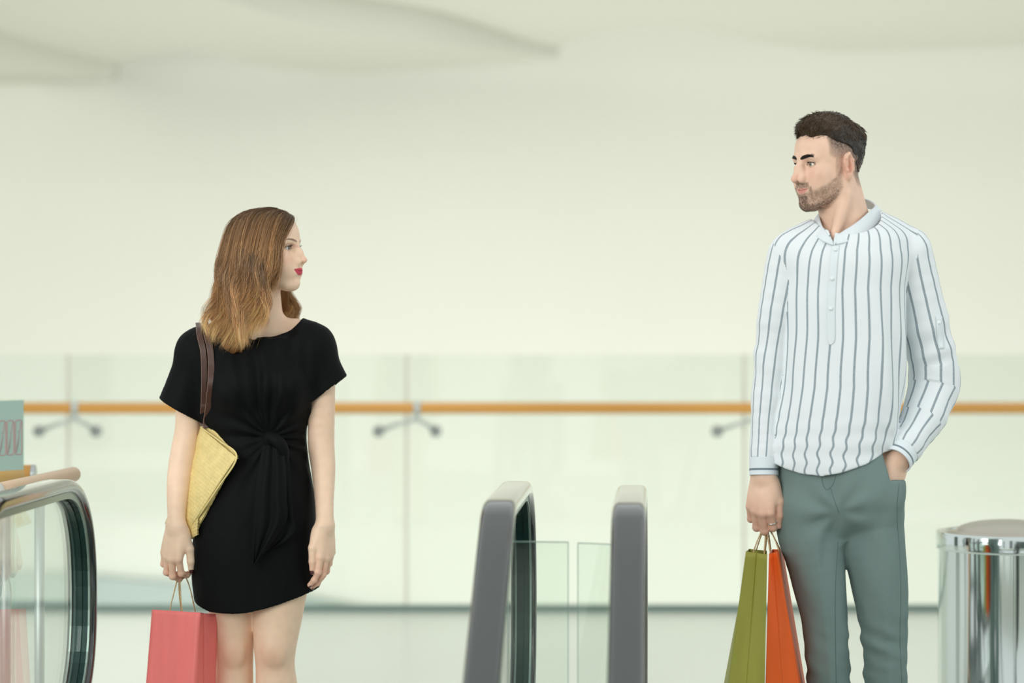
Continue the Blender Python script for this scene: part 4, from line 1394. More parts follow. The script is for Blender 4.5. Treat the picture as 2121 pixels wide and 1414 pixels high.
man = empty('person', (MM(1750, 0)[0], MY, 0))
tag(man, 'bearded man in a striped white shirt and grey trousers, one hand in his pocket', 'person')

MSCV = np.array([0.865, 0.92, 1.0])
mO, mR = head_frame(MM(1713, 340, 0.0), math.radians(-62), math.radians(-2.5), 0)
Hm_ = head_field('m')

# ---- clothes as fields (defined first: the body stays inside them)
yaw_t = math.radians(-12)
ys = [450, 478, 520, 600, 700, 800, 880, 930, 1000]
lf = [1702, 1656, 1618, 1614, 1617, 1612, 1598, 1590, 1592]
rt = [1812, 1866, 1884, 1876, 1874, 1872, 1862, 1852, 1846]
bb = [0.045, 0.090, 0.118, 0.128, 0.130, 0.132, 0.134, 0.134, 0.132]
S0 = Field()      # torso of the shirt
S0.add(loft_fn([MM(0, y)[2] for y in ys], [MM((a+b)/2, 0)[0] for a, b in zip(lf, rt)], [MY + 0.01] * len(ys), [(b-a)/2*PXM for a, b in zip(lf, rt)], bb, yaw=yaw_t, n=2.25), MM(1740, 720), 0, 0)
S0.chain([MM(1752, 484, 0.02), MM(1692, 500, 0.01), MM(1640, 521, -0.005)], [0.062, 0.053, 0.050], 0.04)
S0.chain([MM(1756, 480, 0.02), MM(1825, 486, 0.02), MM(1880, 516, 0.015)], [0.062, 0.052, 0.054], 0.04)
slv_l = [MM(1636, 530, 0.0), MM(1612, 640, 0.0), MM(1597, 760, 0.005), MM(1586, 870, -0.005), MM(1581, 950, -0.02)]
slv_lr = [0.056, 0.050, 0.043, 0.038, 0.0345]
slv_r = [MM(1884, 520, 0.015), MM(1908, 640, 0.045), MM(1932, 750, 0.075), MM(1934, 800, 0.075), MM(1908, 872, 0.03), MM(1868, 934, -0.035)]
slv_rr = [0.058, 0.060, 0.064, 0.064, 0.054, 0.043]
SLF, SRF = Field(), Field()
SLF.chain(slv_l, slv_lr, 0.02); SRF.chain(slv_r, slv_rr, 0.03)
# folds
def seg_param(P, pts):
    """nearest point on a polyline: arclength, offset vector, direction"""
    best = np.full(len(P), 1e9); S = np.zeros(len(P)); OFF = np.zeros((len(P), 3)); DIR = np.zeros((len(P), 3)); acc = 0
    for a, b in zip(pts[:-1], pts[1:]):
        a = np.asarray(a); b = np.asarray(b); ba = b - a; L = np.linalg.norm(ba)
        t = np.clip(((P - a) @ ba) / L**2, 0, 1); w = P - a - t[:, None] * ba; d = np.linalg.norm(w, axis=1)
        m = d < best
        best[m] = d[m]; S[m] = acc + t[m] * L; OFF[m] = w[m]; DIR[m] = ba / L
        acc += L
    return S, OFF, DIR
def torso_folds(P):
    z = P[:, 2]; x = P[:, 0]
    low = sstep(MM(0, 800)[2], MM(0, 950)[2], z)
    d = F32(0.0045) * vnoise(P, (13, 13, 3.2)) + F32(0.0025) * vnoise(P, (30, 30, 8))
    d += F32(0.0026) * low * np.sin((z * 120 + 3.0 * vnoise(P, (10, 10, 6)))) * (0.6 + 0.4 * vnoise(P, 8))
    # pull lines from the armpit on the pocket side
    ap = MM(1868, 640); dx = x - ap[0]; dz = z - ap[2]
    d += F32(0.005) * np.exp(-((dx + 0.03) / 0.05) ** 2) * sstep(0.05, -0.1, dz) * np.sin(dx * 95 + dz * 16)
    return d.astype(F32)
def sleeve_folds(pts, amp, ph):
    def fn(P):
        s, off, dr = seg_param(P.astype(np.float64), pts)
        d = amp * np.sin(s * 62 + ph + 3.2 * vnoise(P, 9)) * (0.5 + 0.5 * vnoise(P, 14)) * sstep(0.08, 0.25, s)
        return (d + 0.0025 * vnoise(P, 18)).astype(F32)
    return fn
SLF.add(sleeve_folds(slv_l, 0.0035, 0.4), MM(1600, 740), 0, 0, 'd')
SRF.add(sleeve_folds(slv_r, 0.0050, 1.4), MM(1920, 740), 0, 0, 'd')
S0f = Field(); S0f.add(S0, MM(1740, 720), 0, 0); S0f.add(torso_folds, MM(1740, 720), 0, 0, 'd')
SH = Field(); SH.add(S0f, MM(1740, 700), 0.36, 0); SH.add(SLF, MM(1606, 740), 0.36, 0.016); SH.add(SRF, MM(1910, 730), 0.36, 0.016)
hemx = np.array([MM(x, 0)[0] for x in (1570, 1590, 1620, 1650, 1690, 1730, 1780, 1820, 1850, 1900)]); hemz = np.array([MM(0, y)[2] for y in (944, 950, 964, 973, 977, 970, 953, 931, 924, 922)])
cutL, nL = slv_l[-1], (slv_l[-1] - slv_l[-2]); nL = nL / np.linalg.norm(nL)
cutR, nR = slv_r[-1], (slv_r[-1] - slv_r[-2]); nR = nR / np.linalg.norm(nR)
NKC = MM(1752, 440, 0.0)
def shirt_open(P):
    q = (P - v3(NKC)) / v3((0.088, 0.16, 0.068))
    nk = (1 - np.linalg.norm(q, axis=1)) * F32(0.062)
    # short V below the collar band
    a, b = MM(1729, 455, -0.11), MM(1728, 503, -0.11)
    t = np.clip((P[:, 2] - b[2]) / (a[2] - b[2]), -0.2, 1.5)
    vv = np.minimum(F32(0.014) * t - np.abs(P[:, 0] - F32(b[0])), P[:, 2] - F32(b[2] - 0.002)); vv = np.where((P[:, 1] < MY - 0.03) & (P[:, 2] < a[2] + 0.01), vv, -1)
    return np.maximum(nk, vv).astype(F32)
def shirtF(P, ctr=None, rad=None):
    dt = S0f(P, ctr, rad); hem = np.interp(P[:, 0], hemx, hemz).astype(F32) + F32(0.02) * np.clip((P[:, 1] - MY) / 0.1, -0.2, 1) - P[:, 2]
    dt2 = np.maximum(dt, -np.maximum(dt + F32(0.0066), -hem - F32(0.07))); dt2 = smax(dt2, hem, 0.003)
    outs = [dt2]
    for Fd, c, n in ((SLF, cutL, nL), (SRF, cutR, nR)):
        d = Fd(P, ctr, rad); o = ((P - v3(c)) @ v3(n)).astype(F32)
        outs.append(np.maximum(np.maximum(d, -np.maximum(d + F32(0.0066), -o - F32(0.05))), o))
    d = smin(smin(outs[0], outs[1], 0.006), outs[2], 0.006)
    op = shirt_open(P)
    d = np.maximum(d, -np.maximum(dt + F32(0.0105), -op - F32(0.05))) if (op > -0.06).any() else d
    return smax(d, op, 0.003)

# trousers
TP = Field(); TL = Field(); TR = Field()
ys2 = [915, 950, 1000, 1050, 1085, 1112]; lf2 = [1618, 1610, 1606, 1608, 1622, 1672]; rt2 = [1846, 1856, 1869, 1873, 1862, 1812]
TP.add(loft_fn([MM(0, y)[2] for y in ys2], [MM((a+b)/2, 0)[0] for a, b in zip(lf2, rt2)], [MY + 0.012] * 6, [(b-a)/2*PXM for a, b in zip(lf2, rt2)], [0.112, 0.118, 0.124, 0.116, 0.090, 0.050], yaw=yaw_t, n=2.2), MM(1738, 1000), 0.25, 0)
TL.chain([MM(1672, 1050, 0.0), MM(1678, 1110, -0.005), MM(1695, 1200, -0.012), MM(1706, 1265, -0.015), MM(1713, 1335, -0.01), MM(1717, 1420, 0.005), MM(1722, 1560, 0.02), MM(1724, 1752, 0.03)],
         [0.079, 0.078, 0.067, 0.059, 0.0555, 0.0555, 0.054, 0.053], 0.03)
TR.chain([MM(1806, 1050, 0.0), MM(1810, 1120, 0.0), MM(1820, 1200, 0.0), MM(1827, 1260, 0.0), MM(1831, 1330, 0.0), MM(1836, 1420, 0.01), MM(1840, 1560, 0.02), MM(1842, 1752, 0.03)],
         [0.080, 0.078, 0.071, 0.063, 0.0565, 0.0545, 0.053, 0.052], 0.03)
TP.ell(MM(1846, 1012, -0.055), (0.035, 0.030, 0.055), 0.03)          # hand bulging in the pocket
T0F = Field(); T0F.add(TP, MM(1738, 1000), 0.3, 0); T0F.add(TL, MM(1695, 1400), 0.6, 0.03); 
T0F.add(TR, MM(1825, 1400), 0.6, 0.016)
CR = MM(1736, 1062, -0.10)
def trouser_folds(P):
    dx = P[:, 0] - F32(CR[0]); dz = P[:, 2] - F32(CR[2]); r = np.sqrt(dx*dx + dz*dz) + F32(1e-5); th = np.arctan2(dz, dx)
    front = sstep(0.05, -0.02, P[:, 1] - MY)
    d = F32(0.006) * np.exp(-r / 0.10) * sstep(0.015, 0.06, r) * np.sin(7 * th + 1.6) * front
    d += F32(0.0055) * vnoise(P, (16, 16, 6)) + F32(0.0026) * vnoise(P, (35, 35, 16))
    # oblique wrinkles round the knees
    kn = np.exp(-((P[:, 2] - F32(MM(0, 1350)[2])) / 0.10) ** 2)
    d += F32(0.0050) * kn * np.sin(P[:, 2] * 120 + P[:, 0] * 60 + 3 * vnoise(P, 7)) * vnoise(P, 9)
    # pressed crease down the front of each leg
    for cx0, cx1 in ((1680, 1716), (1812, 1838)):
        zt_, zb_ = MM(0, 1100)[2], MM(0, 1420)[2]
        t = np.clip((zt_ - P[:, 2]) / (zt_ - zb_), 0, 3); cx = MM(cx0, 0)[0] * (1 - t) + MM(cx1, 0)[0] * t
        d -= F32(0.004) * np.exp(-np.abs(P[:, 0] - cx) / 0.012).astype(F32) * front * sstep(MM(0, 1090)[2], MM(0, 1180)[2], P[:, 2])
    return d.astype(F32)
TF = Field(); TF.add(T0F, MM(1750, 1300), 0, 0); TF.add(trouser_folds, MM(1750, 1300), 0, 0, 'd')
# pocket slit on the side of the hand
pkA, pkB = MM(1830, 938, -0.10), MM(1845, 996, -0.10)
def trouserF(P, ctr=None, rad=None):
    d = TF(P, ctr, rad)
    zb = F32(MM(0, 1752)[2]); zt = F32(MM(0, 935)[2])
    o = np.maximum(zb - P[:, 2], P[:, 2] - zt)
    sh = np.maximum(d, -np.maximum(d + F32(0.0085), -o - F32(0.05)))
    # the hand enters behind the pocket's front edge: carve a flat hollow
    t = np.clip((P[:, 2] - F32(pkB[2])) / F32(pkA[2] - pkB[2]), 0, 1.3)
    xe = F32(pkB[0]) + (F32(pkA[0]) - F32(pkB[0])) * t
    hol = np.maximum(np.maximum(xe - P[:, 0], F32(pkB[2]) - P[:, 2] + np.maximum(0, (P[:, 0] - xe) * F32(-0.6))), np.maximum(-(d + F32(0.018)), P[:, 1] - F32(MY + 0.02)))
    sh = smax(sh, -hol, 0.003)
    return np.maximum(sh, o)

# ---- body
MB_ = Field()
MB_.cone(MM(1752, 500, 0.02), MM(1737, 400, 0.012), 0.060, 0.056, 0.03)
MB_.cone(MM(1726, 500, -0.055), MM(1752, 405, -0.045), 0.012, 0.014, 0.025)
MB_.cone(MM(1784, 490, 0.04), MM(1748, 385, 0.03), 0.036, 0.030, 0.03)
MT = Field()
MT.chain([MM(1740, 1000, 0.01), MM(1742, 850, 0.01), MM(1745, 700, 0.01), MM(1748, 560, 0.015)], [0.12, 0.125, 0.13, 0.12], 0.06, flat=((0, 1, 0), 0.78))
MT.cone(MM(1650, 525, 0.01), MM(1870, 520, 0.02), 0.05, 0.05, 0.04)
MT.chain(slv_l, [0.046, 0.038, 0.033, 0.029, 0.026], 0.02)
MT.chain(slv_r, [0.046, 0.040, 0.038, 0.037, 0.032, 0.026], 0.02)
class MClip(Field):
    def __call__(s, P, ctr=None, rad=None):
        d = MT(P, ctr, rad); near = d < 0.02
        if near.any(): d[near] = np.maximum(d[near], SH(P[near], ctr, rad) + F32(0.010) - F32(0.5) * sstep(MM(0, 955)[2], MM(0, 975)[2], P[near][:, 2]))
        return d
ML = Field()
ML.chain([MM(1672, 1040, 0.01), MM(1690, 1200, 0), MM(1713, 1335, 0), MM(1722, 1560, 0.02), MM(1724, 1752, 0.03)], [0.068, 0.055, 0.045, 0.043, 0.034], 0.03)
ML.chain([MM(1806, 1040, 0.01), MM(1820, 1200, 0), MM(1831, 1330, 0), MM(1840, 1560, 0.02), MM(1842, 1752, 0.03)], [0.068, 0.058, 0.046, 0.043, 0.034], 0.02)
MB_.add(MClip(), MM(1745, 740), 0.45, 0.02)
class LClip(Field):
    def __call__(s, P, ctr=None, rad=None):
        d = ML(P, ctr, rad); near = d < 0.03
        if near.any(): d[near] = np.maximum(d[near], T0F(P[near], ctr, rad) + F32(0.014))
        return d
MB_.add(LClip(), MM(1755, 1400), 0.65, 0.02)
MH1 = Field(); MH2 = Field()
wr1 = MM(1582, 984, -0.028)
MB_.cone(slv_l[-1], wr1, 0.028, 0.0265, 0.012)
mt1 = hand_field(MH1, wr1, (-0.11, -0.05, -1), (0.86, -0.52, 0), (0.52, 0.86, 0), 1.06,
                 flex=[(0.62, 1.45, 0.9), (0.52, 1.45, 0.9), (0.45, 1.4, 0.9), (0.45, 1.3, 0.8)], spread=(0.0, 0.0, -0.02, -0.04),
                 thumb=[(0.90, 0.40, 0.20), (1.0, 0.02, 0.20), (1.0, -0.14, 0.36)], fr=1.1)
wr2 = slv_r[-1]
hd2 = MM(1848, 1000, -0.052) - wr2
MB_.cone(wr2, wr2 + hd2 * 0.25, 0.029, 0.028, 0.012)
mt2 = hand_field(MH2, wr2 + hd2 * 0.2, hd2, (-0.75, -0.6, -0.3), (-0.3, 0.8, 0), 1.02,
                 flex=[(0.2, 0.3, 0.2)] * 4, thumb=[(0.85, 0.45, 0.2), (1, 0.1, 0.1), (1, 0, 0.1)], fr=1.0)
MB_.add(MH1, MM(1580, 1045, -0.03), 0.14, 0.014)
MB_.add(MH2, MM(1850, 1000, -0.04), 0.16, 0.014)
MB_.add(Sub(Hm_, mO, mR, MSCV), mO, 0.155, 0.020)
zc = MM(0, 497)[2]
lo = np.array([MM(1530, 0)[0], MY - 0.24, MM(0, 1755)[2]]); hi = np.array([MM(2000, 0)[0], MY + 0.22, MM(0, 230)[2]])
coarse = nets(MB_, lo, [hi[0], hi[1], zc + 0.012], 0.0050, keep=lambda P: P[:, 2] < zc + 0.006)
fine = nets(MB_, [mO[0] - 0.17, MY - 0.15, zc - 0.010], [mO[0] + 0.23, MY + 0.15, hi[2]], 0.00165, keep=lambda P: P[:, 2] > zc - 0.006)
Fh = Field(); Fh.chain(slv_l[-2:], [0.029, 0.026], 0.02); Fh.cone(slv_l[-1], wr1, 0.028, 0.0265, 0.012); Fh.add(MH1, MM(1580, 1045, -0.03), 0.2, 0.014)
blo = np.array([MM(1535, 0)[0], MY - 0.16, MM(0, 1115)[2]]); bhi = np.array([MM(1626, 0)[0], MY + 0.09, MM(0, 982)[2]])
hb = nets(Fh, blo - 0.004, bhi + 0.004, 0.00165, keep=lambda P: ((P > blo - 0.002) & (P < bhi + 0.002)).all(1))
v, q = coarse
kill = ((v > blo) & (v < bhi)).all(1) & (np.abs(Fh(v.astype(F32))) < 0.003)
q = q[~kill[q].all(1)]
V, Q = join_nets([(v, q), fine, hb])
m_body = np_mesh('body', V, Q, M_skin, man)
C, L = skin_cols(V, mO, mR, MSCV, srgb(236, 198, 174), 'm')
f, s_, u = L[:, 0], np.abs(L[:, 1]), L[:, 2]
inh = np.linalg.norm(L, axis=1) < 0.17
lz = -0.0645
# beard
cheek = np.interp(f, [-0.02, 0.004, 0.012, 0.03, 0.05, 0.068, 0.08, 0.12], [0.01, 0.004, -0.020, -0.040, -0.052, -0.058, -0.066, -0.066])
bw = sstep(-0.006, 0.008, cheek - u) * sstep(-0.012, 0.004, f - np.interp(u, [-0.14, -0.11, -0.06, 0.0], [0.056, 0.028, 0.010, 0.010])) * sstep(-0.132, -0.118, u)
mous = sstep(-0.002, 0.002, u - (lz + 0.0055)) * sstep(0.004, -0.003, u - (lz + 0.0185)) * sstep(0.034, 0.028, s_) * (f > 0.07)
lipx = np.clip(s_ / 0.0285, 0, 1)
lipz = (u < lz + 0.0056 - 0.0022 * lipx ** 1.6) & (u > lz - 0.0086 + 0.0128 * lipx ** 2.4) & (s_ < 0.0275) & (f > 0.07)
goat = sstep(0.030, 0.018, s_) * sstep(-0.010, -0.016, u - lz) * (f > 0.05)
sidemo = sstep(0.008, 0.002, np.abs(s_ - 0.0335)) * sstep(lz + 0.012, lz + 0.006, u) * (u > lz - 0.03) * (f > 0.055)
jl = bw * sstep(0.020, 0.006, np.abs(u - np.interp(f, [0.0, 0.03, 0.06, 0.09], [-0.062, -0.090, -0.106, -0.110])))
beard = np.clip(np.maximum.reduce([bw * 0.50, mous * 0.60, goat * 0.85, sidemo * 0.6, jl * 0.75]), 0, 1) * (~lipz) * inh
nz = 0.78 + 0.28 * vnoise(V, 420) + 0.22 * vnoise(V, 150)
w_ = np.clip(beard * nz, 0, 0.92)[:, None]
C = C * (1 - w_) + np.array(srgb(74, 52, 38)[:3]) * w_
# cropped sides and nape
side = sstep(0.000, 0.052, u - np.interp(f, [-0.12, -0.06, -0.03, 0.01, 0.045, 0.06], [-0.075, -0.065, -0.01, -0.004, 0.012, 0.05]))
side = side * sstep(0.050, 0.030, f) * (s_ > 0.02) * inh
side2 = sstep(0.0, 0.012, u - np.interp(f, [-0.12, -0.06, -0.03, 0.01, 0.045, 0.06], [-0.072, -0.062, -0.006, 0.0, 0.016, 0.05])) * sstep(0.048, 0.038, f) * (s_ > 0.02) * inh
burn = sstep(0.026, 0.020, f) * sstep(-0.004, 0.004, f) * sstep(-0.04, -0.02, u) * sstep(0.05, 0.03, u) * inh * (s_ > 0.05)
ear = (np.abs(f + 0.012) < 0.030) & (s_ > 0.0775) & (u < 0.032)
w_ = (np.clip(0.34 * np.maximum(side2, burn) + 0.6 * side, 0, 0.92) * (0.85 + 0.2 * vnoise(V, 350)) * (~ear))[:, None]
C = C * (1 - w_) + np.array(srgb(46, 36, 28)[:3]) * w_
fing = sstep(MM(0, 1010)[2], MM(0, 1070)[2], V[:, 2]) * (V[:, 0] < MM(1625, 0)[0]) * (V[:, 2] > MM(0, 1120)[2]) * 0.35
C = C * (1 - fing[:, None]) + np.array(srgb(218, 146, 126)[:3]) * fing[:, None]
set_col(m_body, 'col', C)
make_eyes(man, mO, mR, MSCV, srgb(110, 116, 100), 'm', gaze=0.0)
lashes(man, mO, mR, MSCV, 0.0048, M_lash)
# stubble hairs
rg = np.random.RandomState(17)
nrm = np.zeros_like(V)
fn_ = np.cross(V[Q[:, 1]] - V[Q[:, 0]], V[Q[:, 2]] - V[Q[:, 0]])
for k in range(4): np.add.at(nrm, Q[:, k], fn_)
nrm /= np.linalg.norm(nrm, axis=1)[:, None] + 1e-12
def short_hair(name, idx, ln, flow, lift, rad, base, parent, var=0.25, curl=0.0, m=4, material=None):
    P0 = V[idx]; N0 = nrm[idx]
    fl = flow - N0 * (flow * N0).sum(1)[:, None]; fl /= np.linalg.norm(fl, axis=1)[:, None] + 1e-9
    j = rg.normal(0, 0.28, fl.shape); dr = fl * (1 - lift) + N0 * lift + j * 0.5
    l = (np.broadcast_to(ln, (len(idx),)) * (0.6 + 0.6 * rg.rand(len(idx))))[:, None, None]
    t = np.linspace(0, 1, m)[None, :, None]
    cv = P0[:, None, :] - N0[:, None, :] * 0.0006 + dr[:, None, :] * l * t - N0[:, None, :] * (l * curl) * t ** 2
    cc = np.clip(np.array(base[:3]) * np.exp(rg.normal(0, var, (len(idx), 1))), 0, 1)
    return strands(name, cv, rad, material or M_mhair, parent, cols=cc)
cand = np.nonzero((beard > 0.25) & (V[:, 2] > MM(0, 460)[2]))[0]
pr = beard[cand] ** 1.5; idx = rg.choice(cand, 6500, p=pr / pr.sum())
down = -mR[2][None, :] * 1.0 + mR[0][None, :] * 0.25
short_hair('beard', idx, 0.0042, np.repeat(down, len(idx), 0), 0.35, 0.00016, srgb(84, 60, 44), man, var=0.4)
# eyebrow hairs
Lb = L
bu = 0.0145 + 0.0055 * np.sin(np.clip((s_ - 0.009) / 0.040, 0, 1) * 2.2)
cand = np.nonzero((np.abs(u - bu) < 0.0038) & (s_ > 0.009) & (s_ < 0.047) & (f > 0.045) & inh)[0]
idx = rg.choice(cand, 700)
sgn = np.sign(L[idx, 1])[:, None]
short_hair('eyebrow_hair', idx, 0.0065, mR[1][None, :] * sgn + mR[2][None, :] * 0.25, 0.25, 0.00028, srgb(24, 18, 16), man)

# ---- hair: a thick top, cropped sides
def ml(f, s, u): return mO + (np.array([f, s, u]) * MSCV) @ mR
HC = Field(); Rm_ = np.stack([mR[0], mR[1], mR[2]], 1)
HC.ell(ml(-0.016, 0, 0.036), np.array([0.098, 0.0775, 0.088]) * MSCV, 0.0, 'u', Rm_)
HC.ell(ml(0.040, 0.006, 0.092), np.array([0.052, 0.052, 0.030]) * MSCV, 0.022, 'u', Rm_)
HC.ell(ml(-0.015, 0.0, 0.098), np.array([0.060, 0.056, 0.032]) * MSCV, 0.025, 'u', Rm_)
HC.ell(ml(-0.085, 0.0, 0.066), np.array([0.034, 0.050, 0.034]) * MSCV, 0.02, 'u', Rm_)
HC.ell(ml(-0.068, 0.0, 0.004), np.array([0.038, 0.056, 0.050]) * MSCV, 0.02, 'u', Rm_)
def hair_cut(P):
    q = ((P - v3(mO)) @ v3(mR).T) / v3(MSCV)
    ff, ss, uu = q[:, 0], np.abs(q[:, 1]), q[:, 2]
    line = np.interp(ff, [-0.13, -0.085, -0.055, -0.035, -0.02, 0.01, 0.028, 0.045, 0.070, 0.1], [-0.040, -0.035, -0.005, 0.030, 0.044, 0.054, 0.058, 0.064, 0.069, 0.070]).astype(F32)
    line = line + F32(0.004) * vnoise(P, 90)
    return (line - uu) * F32(0.8)
HC.add(hair_cut, mO, 0, 0.004, 'i')
_skull = Sub(Hm_, mO, mR, MSCV)
def hair_thick(P):
    uu = (((P - v3(mO)) @ v3(mR).T) / v3(MSCV))[:, 2]
    return _skull(P) - np.interp(uu, [-0.05, -0.02, 0.03, 0.06, 0.09], [0.0005, 0.003, 0.008, 0.016, 0.06]).astype(F32)
HC.add(hair_thick, mO, 0, 0.004, 'i')
HC.add(lambda P: F32(0.0028) * vnoise(P, 60) + F32(0.0035) * vnoise(P, 28), mO, 0, 0, 'd')
hv, hq = nets(HC, [mO[0] - 0.14, MY - 0.14, mO[2] - 0.06], [mO[0] + 0.14, MY + 0.14, mO[2] + 0.15], 0.0028)
mh = np_mesh('hair', hv, hq, M_mhair, man)
Lc = ((hv - mO) @ mR.T) / MSCV
top = sstep(0.06, 0.10, Lc[:, 2])[:, None] * sstep(-0.08, 0.03, Lc[:, 0])[:, None]
set_col(mh, 'col', np.array(srgb(36, 28, 21)[:3]) * (1 - top) + np.array(srgb(70, 54, 38)[:3]) * top)
fade = sstep(0.015, -0.04, Lc[:, 2])[:, None]
hc_ = np.array(srgb(36, 28, 21)[:3]) * (1 - top) + np.array(srgb(70, 54, 38)[:3]) * top
mh.data.color_attributes['col'].data.foreach_set('color', np.hstack([hc_ * (1 - fade * 0.8) + np.array(srgb(128, 98, 78)[:3]) * fade * 0.8, np.ones((len(hv), 1))]).astype(np.float32).ravel())
mh['label'] = 'short dark brown hair swept over the top, cropped at the sides'
V0, Q0, n0 = V, Q, nrm
V = hv; nrm = np.zeros_like(hv); fn_ = np.cross(hv[hq[:, 1]] - hv[hq[:, 0]], hv[hq[:, 2]] - hv[hq[:, 0]])
for k in range(4): np.add.at(nrm, hq[:, k], fn_)
nrm /= np.linalg.norm(nrm, axis=1)[:, None] + 1e-12
outw = (nrm @ mR.T)[:, 2] > -0.75
cand = np.nonzero(outw & (Lc[:, 2] > 0.062))[0]; idx = rg.choice(cand, 4200)
lf_ = Lc[idx]
flow = mR[0][None, :] * (0.9 * sstep(-0.05, 0.02, lf_[:, 0]) - 0.5 * sstep(-0.03, -0.08, lf_[:, 0]))[:, None] + mR[1][None, :] * (0.35 + 0.5 * np.sign(lf_[:, 1]) * (np.abs(lf_[:, 1]) > 0.04))[:, None] + mR[2][None, :] * (-0.15)
ln = 0.014 + 0.012 * sstep(0.0, 0.06, lf_[:, 0])
tone = np.array(srgb(84, 66, 46))
short_hair('hair_locks', idx, ln, flow, 0.20, 0.0005, tone, mh, var=0.35, curl=0.2, m=6)
cand = np.nonzero(outw & (Lc[:, 2] <= 0.066))[0]; idx = rg.choice(cand, 2600)
flow = -mR[2][None, :] * np.ones((len(idx), 1)) - mR[0][None, :] * 0.35
short_hair('hair_locks', idx, 0.008, flow, 0.15, 0.0004, srgb(38, 29, 22), mh, var=0.3, curl=0.1)
V, Q, nrm = V0, Q0, n0

# ---- shirt mesh and stripes
SV, SQ = nets(shirtF, [MM(1535, 0)[0], MY - 0.22, MM(0, 990)[2]], [MM(2010, 0)[0], MY + 0.24, MM(0, 405)[2]], 0.0032)
M_shirt = bpy.data.materials.new('striped_shirt_cloth'); M_shirt.use_nodes = True
nt = M_shirt.node_tree; pb_ = nt.nodes['Principled BSDF']; pb_.inputs['Roughness'].default_value = 0.85; pb_.inputs['Specular IOR Level'].default_value = 0.2
def n_(t, **kw):
    x = nt.nodes.new(t)
    for k, v in kw.items(): setattr(x, k, v)
    return x
def stripe_nodes(attr):
    a = n_('ShaderNodeAttribute'); a.attribute_name = attr
    md = n_('ShaderNodeMath', operation='PINGPONG'); md.inputs[1].default_value = 0.5
    nt.links.new(a.outputs['Fac'], md.inputs[0])
    mr = n_('ShaderNodeMapRange'); mr.inputs['From Min'].default_value = 0.075; mr.inputs['From Max'].default_value = 0.100; mr.inputs['To Min'].default_value = 1; mr.inputs['To Max'].default_value = 0
    nt.links.new(md.outputs[0], mr.inputs['Value'])
    return mr.outputs[0]
sa, sb = stripe_nodes('u_torso'), stripe_nodes('u_sleeve')
mk = n_('ShaderNodeAttribute'); mk.attribute_name = 'sleeve'
gt = n_('ShaderNodeMath', operation='GREATER_THAN'); gt.inputs[1].default_value = 0.5; nt.links.new(mk.outputs['Fac'], gt.inputs[0])
mxf = n_('ShaderNodeMix'); nt.links.new(gt.outputs[0], mxf.inputs['Factor']); nt.links.new(sa, mxf.inputs['A']); nt.links.new(sb, mxf.inputs['B'])
ns = n_('ShaderNodeTexNoise'); ns.inputs['Scale'].default_value = 260; ns.inputs['Detail'].default_value = 3
tcs = n_('ShaderNodeTexCoord'); nt.links.new(tcs.outputs['Object'], ns.inputs['Vector'])
ml1 = n_('ShaderNodeMath', operation='MULTIPLY'); nt.links.new(mxf.outputs['Result'], ml1.inputs[0])
mr1 = n_('ShaderNodeMapRange'); mr1.inputs['To Min'].default_value = 0.65; mr1.inputs['To Max'].default_value = 1.0; nt.links.new(ns.outputs['Fac'], mr1.inputs['Value']); nt.links.new(mr1.outputs[0], ml1.inputs[1])
cm = n_('ShaderNodeMix', data_type='RGBA'); cm.inputs[6].default_value = srgb(232, 237, 240); cm.inputs[7].default_value = srgb(128, 142, 151)
nt.links.new(ml1.outputs[0], cm.inputs[0]); nt.links.new(cm.outputs[2], pb_.inputs['Base Color'])
bp = n_('ShaderNodeBump'); bp.inputs['Strength'].default_value = 0.25; bp.inputs['Distance'].default_value = 0.0008; nt.links.new(ns.outputs['Fac'], bp.inputs['Height']); nt.links.new(bp.outputs[0], pb_.inputs['Normal'])
shirt = np_mesh('shirt', SV, SQ, M_shirt, man)
shirt['label'] = 'loose white collarless shirt with thin grey vertical stripes'
PIT = 0.0305
cxT = np.interp(SV[:, 2], [MM(0, y)[2] for y in ys[::-1]], [MM((a+b)/2, 0)[0] for a, b in zip(lf[::-1], rt[::-1])])
ang = np.arctan2((SV[:, 0] - cxT) / 0.155, -(SV[:, 1] - (MY + 0.01)) / 0.13) - yaw_t
# equal spacing by arc length of the torso ellipse
aa = np.linspace(-math.pi * 1.3, math.pi * 1.3, 600); sp = np.sqrt((0.155 * np.cos(aa)) ** 2 + (0.13 * np.sin(aa)) ** 2); arc = np.cumsum(sp) * (aa[1] - aa[0]); arc -= np.interp(0, aa, arc)
widen = 1 + 0.05 * (SV[:, 2] - MM(0, 700)[2]) / 0.3
ut = np.interp(ang, aa, arc) * widen
lowz = sstep(MM(0, 840)[2], MM(0, 955)[2], SV[:, 2])
ut = ut + 0.0035 * vnoise(SV, (8, 8, 9)) + 0.0030 * lowz * np.sin(SV[:, 2] * 150 + 3 * vnoise(SV, 9))
set_float(shirt, 'u_torso', ut / PIT + 0.5)
dT = S0(SV.astype(F32)); dL = SLF(SV.astype(F32)); dR = SRF(SV.astype(F32))
isl = np.minimum(dL, dR) < dT - 0.002
us = np.zeros(len(SV))
for pts_, m_ in ((slv_l, dL < dR), (slv_r, dR <= dL)):
    s__, off, dr = seg_param(SV[m_], pts_)
    ref = np.array([0, -1.0, 0]); e1 = ref - dr * (dr @ ref)[:, None]; e1 /= np.linalg.norm(e1, axis=1)[:, None]; e2 = np.cross(dr, e1)
    us[m_] = np.arctan2((off * e2).sum(1), (off * e1).sum(1)) * 0.050 + 0.004 * vnoise(SV[m_], 8) * 1.0
set_float(shirt, 'u_sleeve', us / PIT + 0.15)
set_float(shirt, 'sleeve', isl.astype(float))

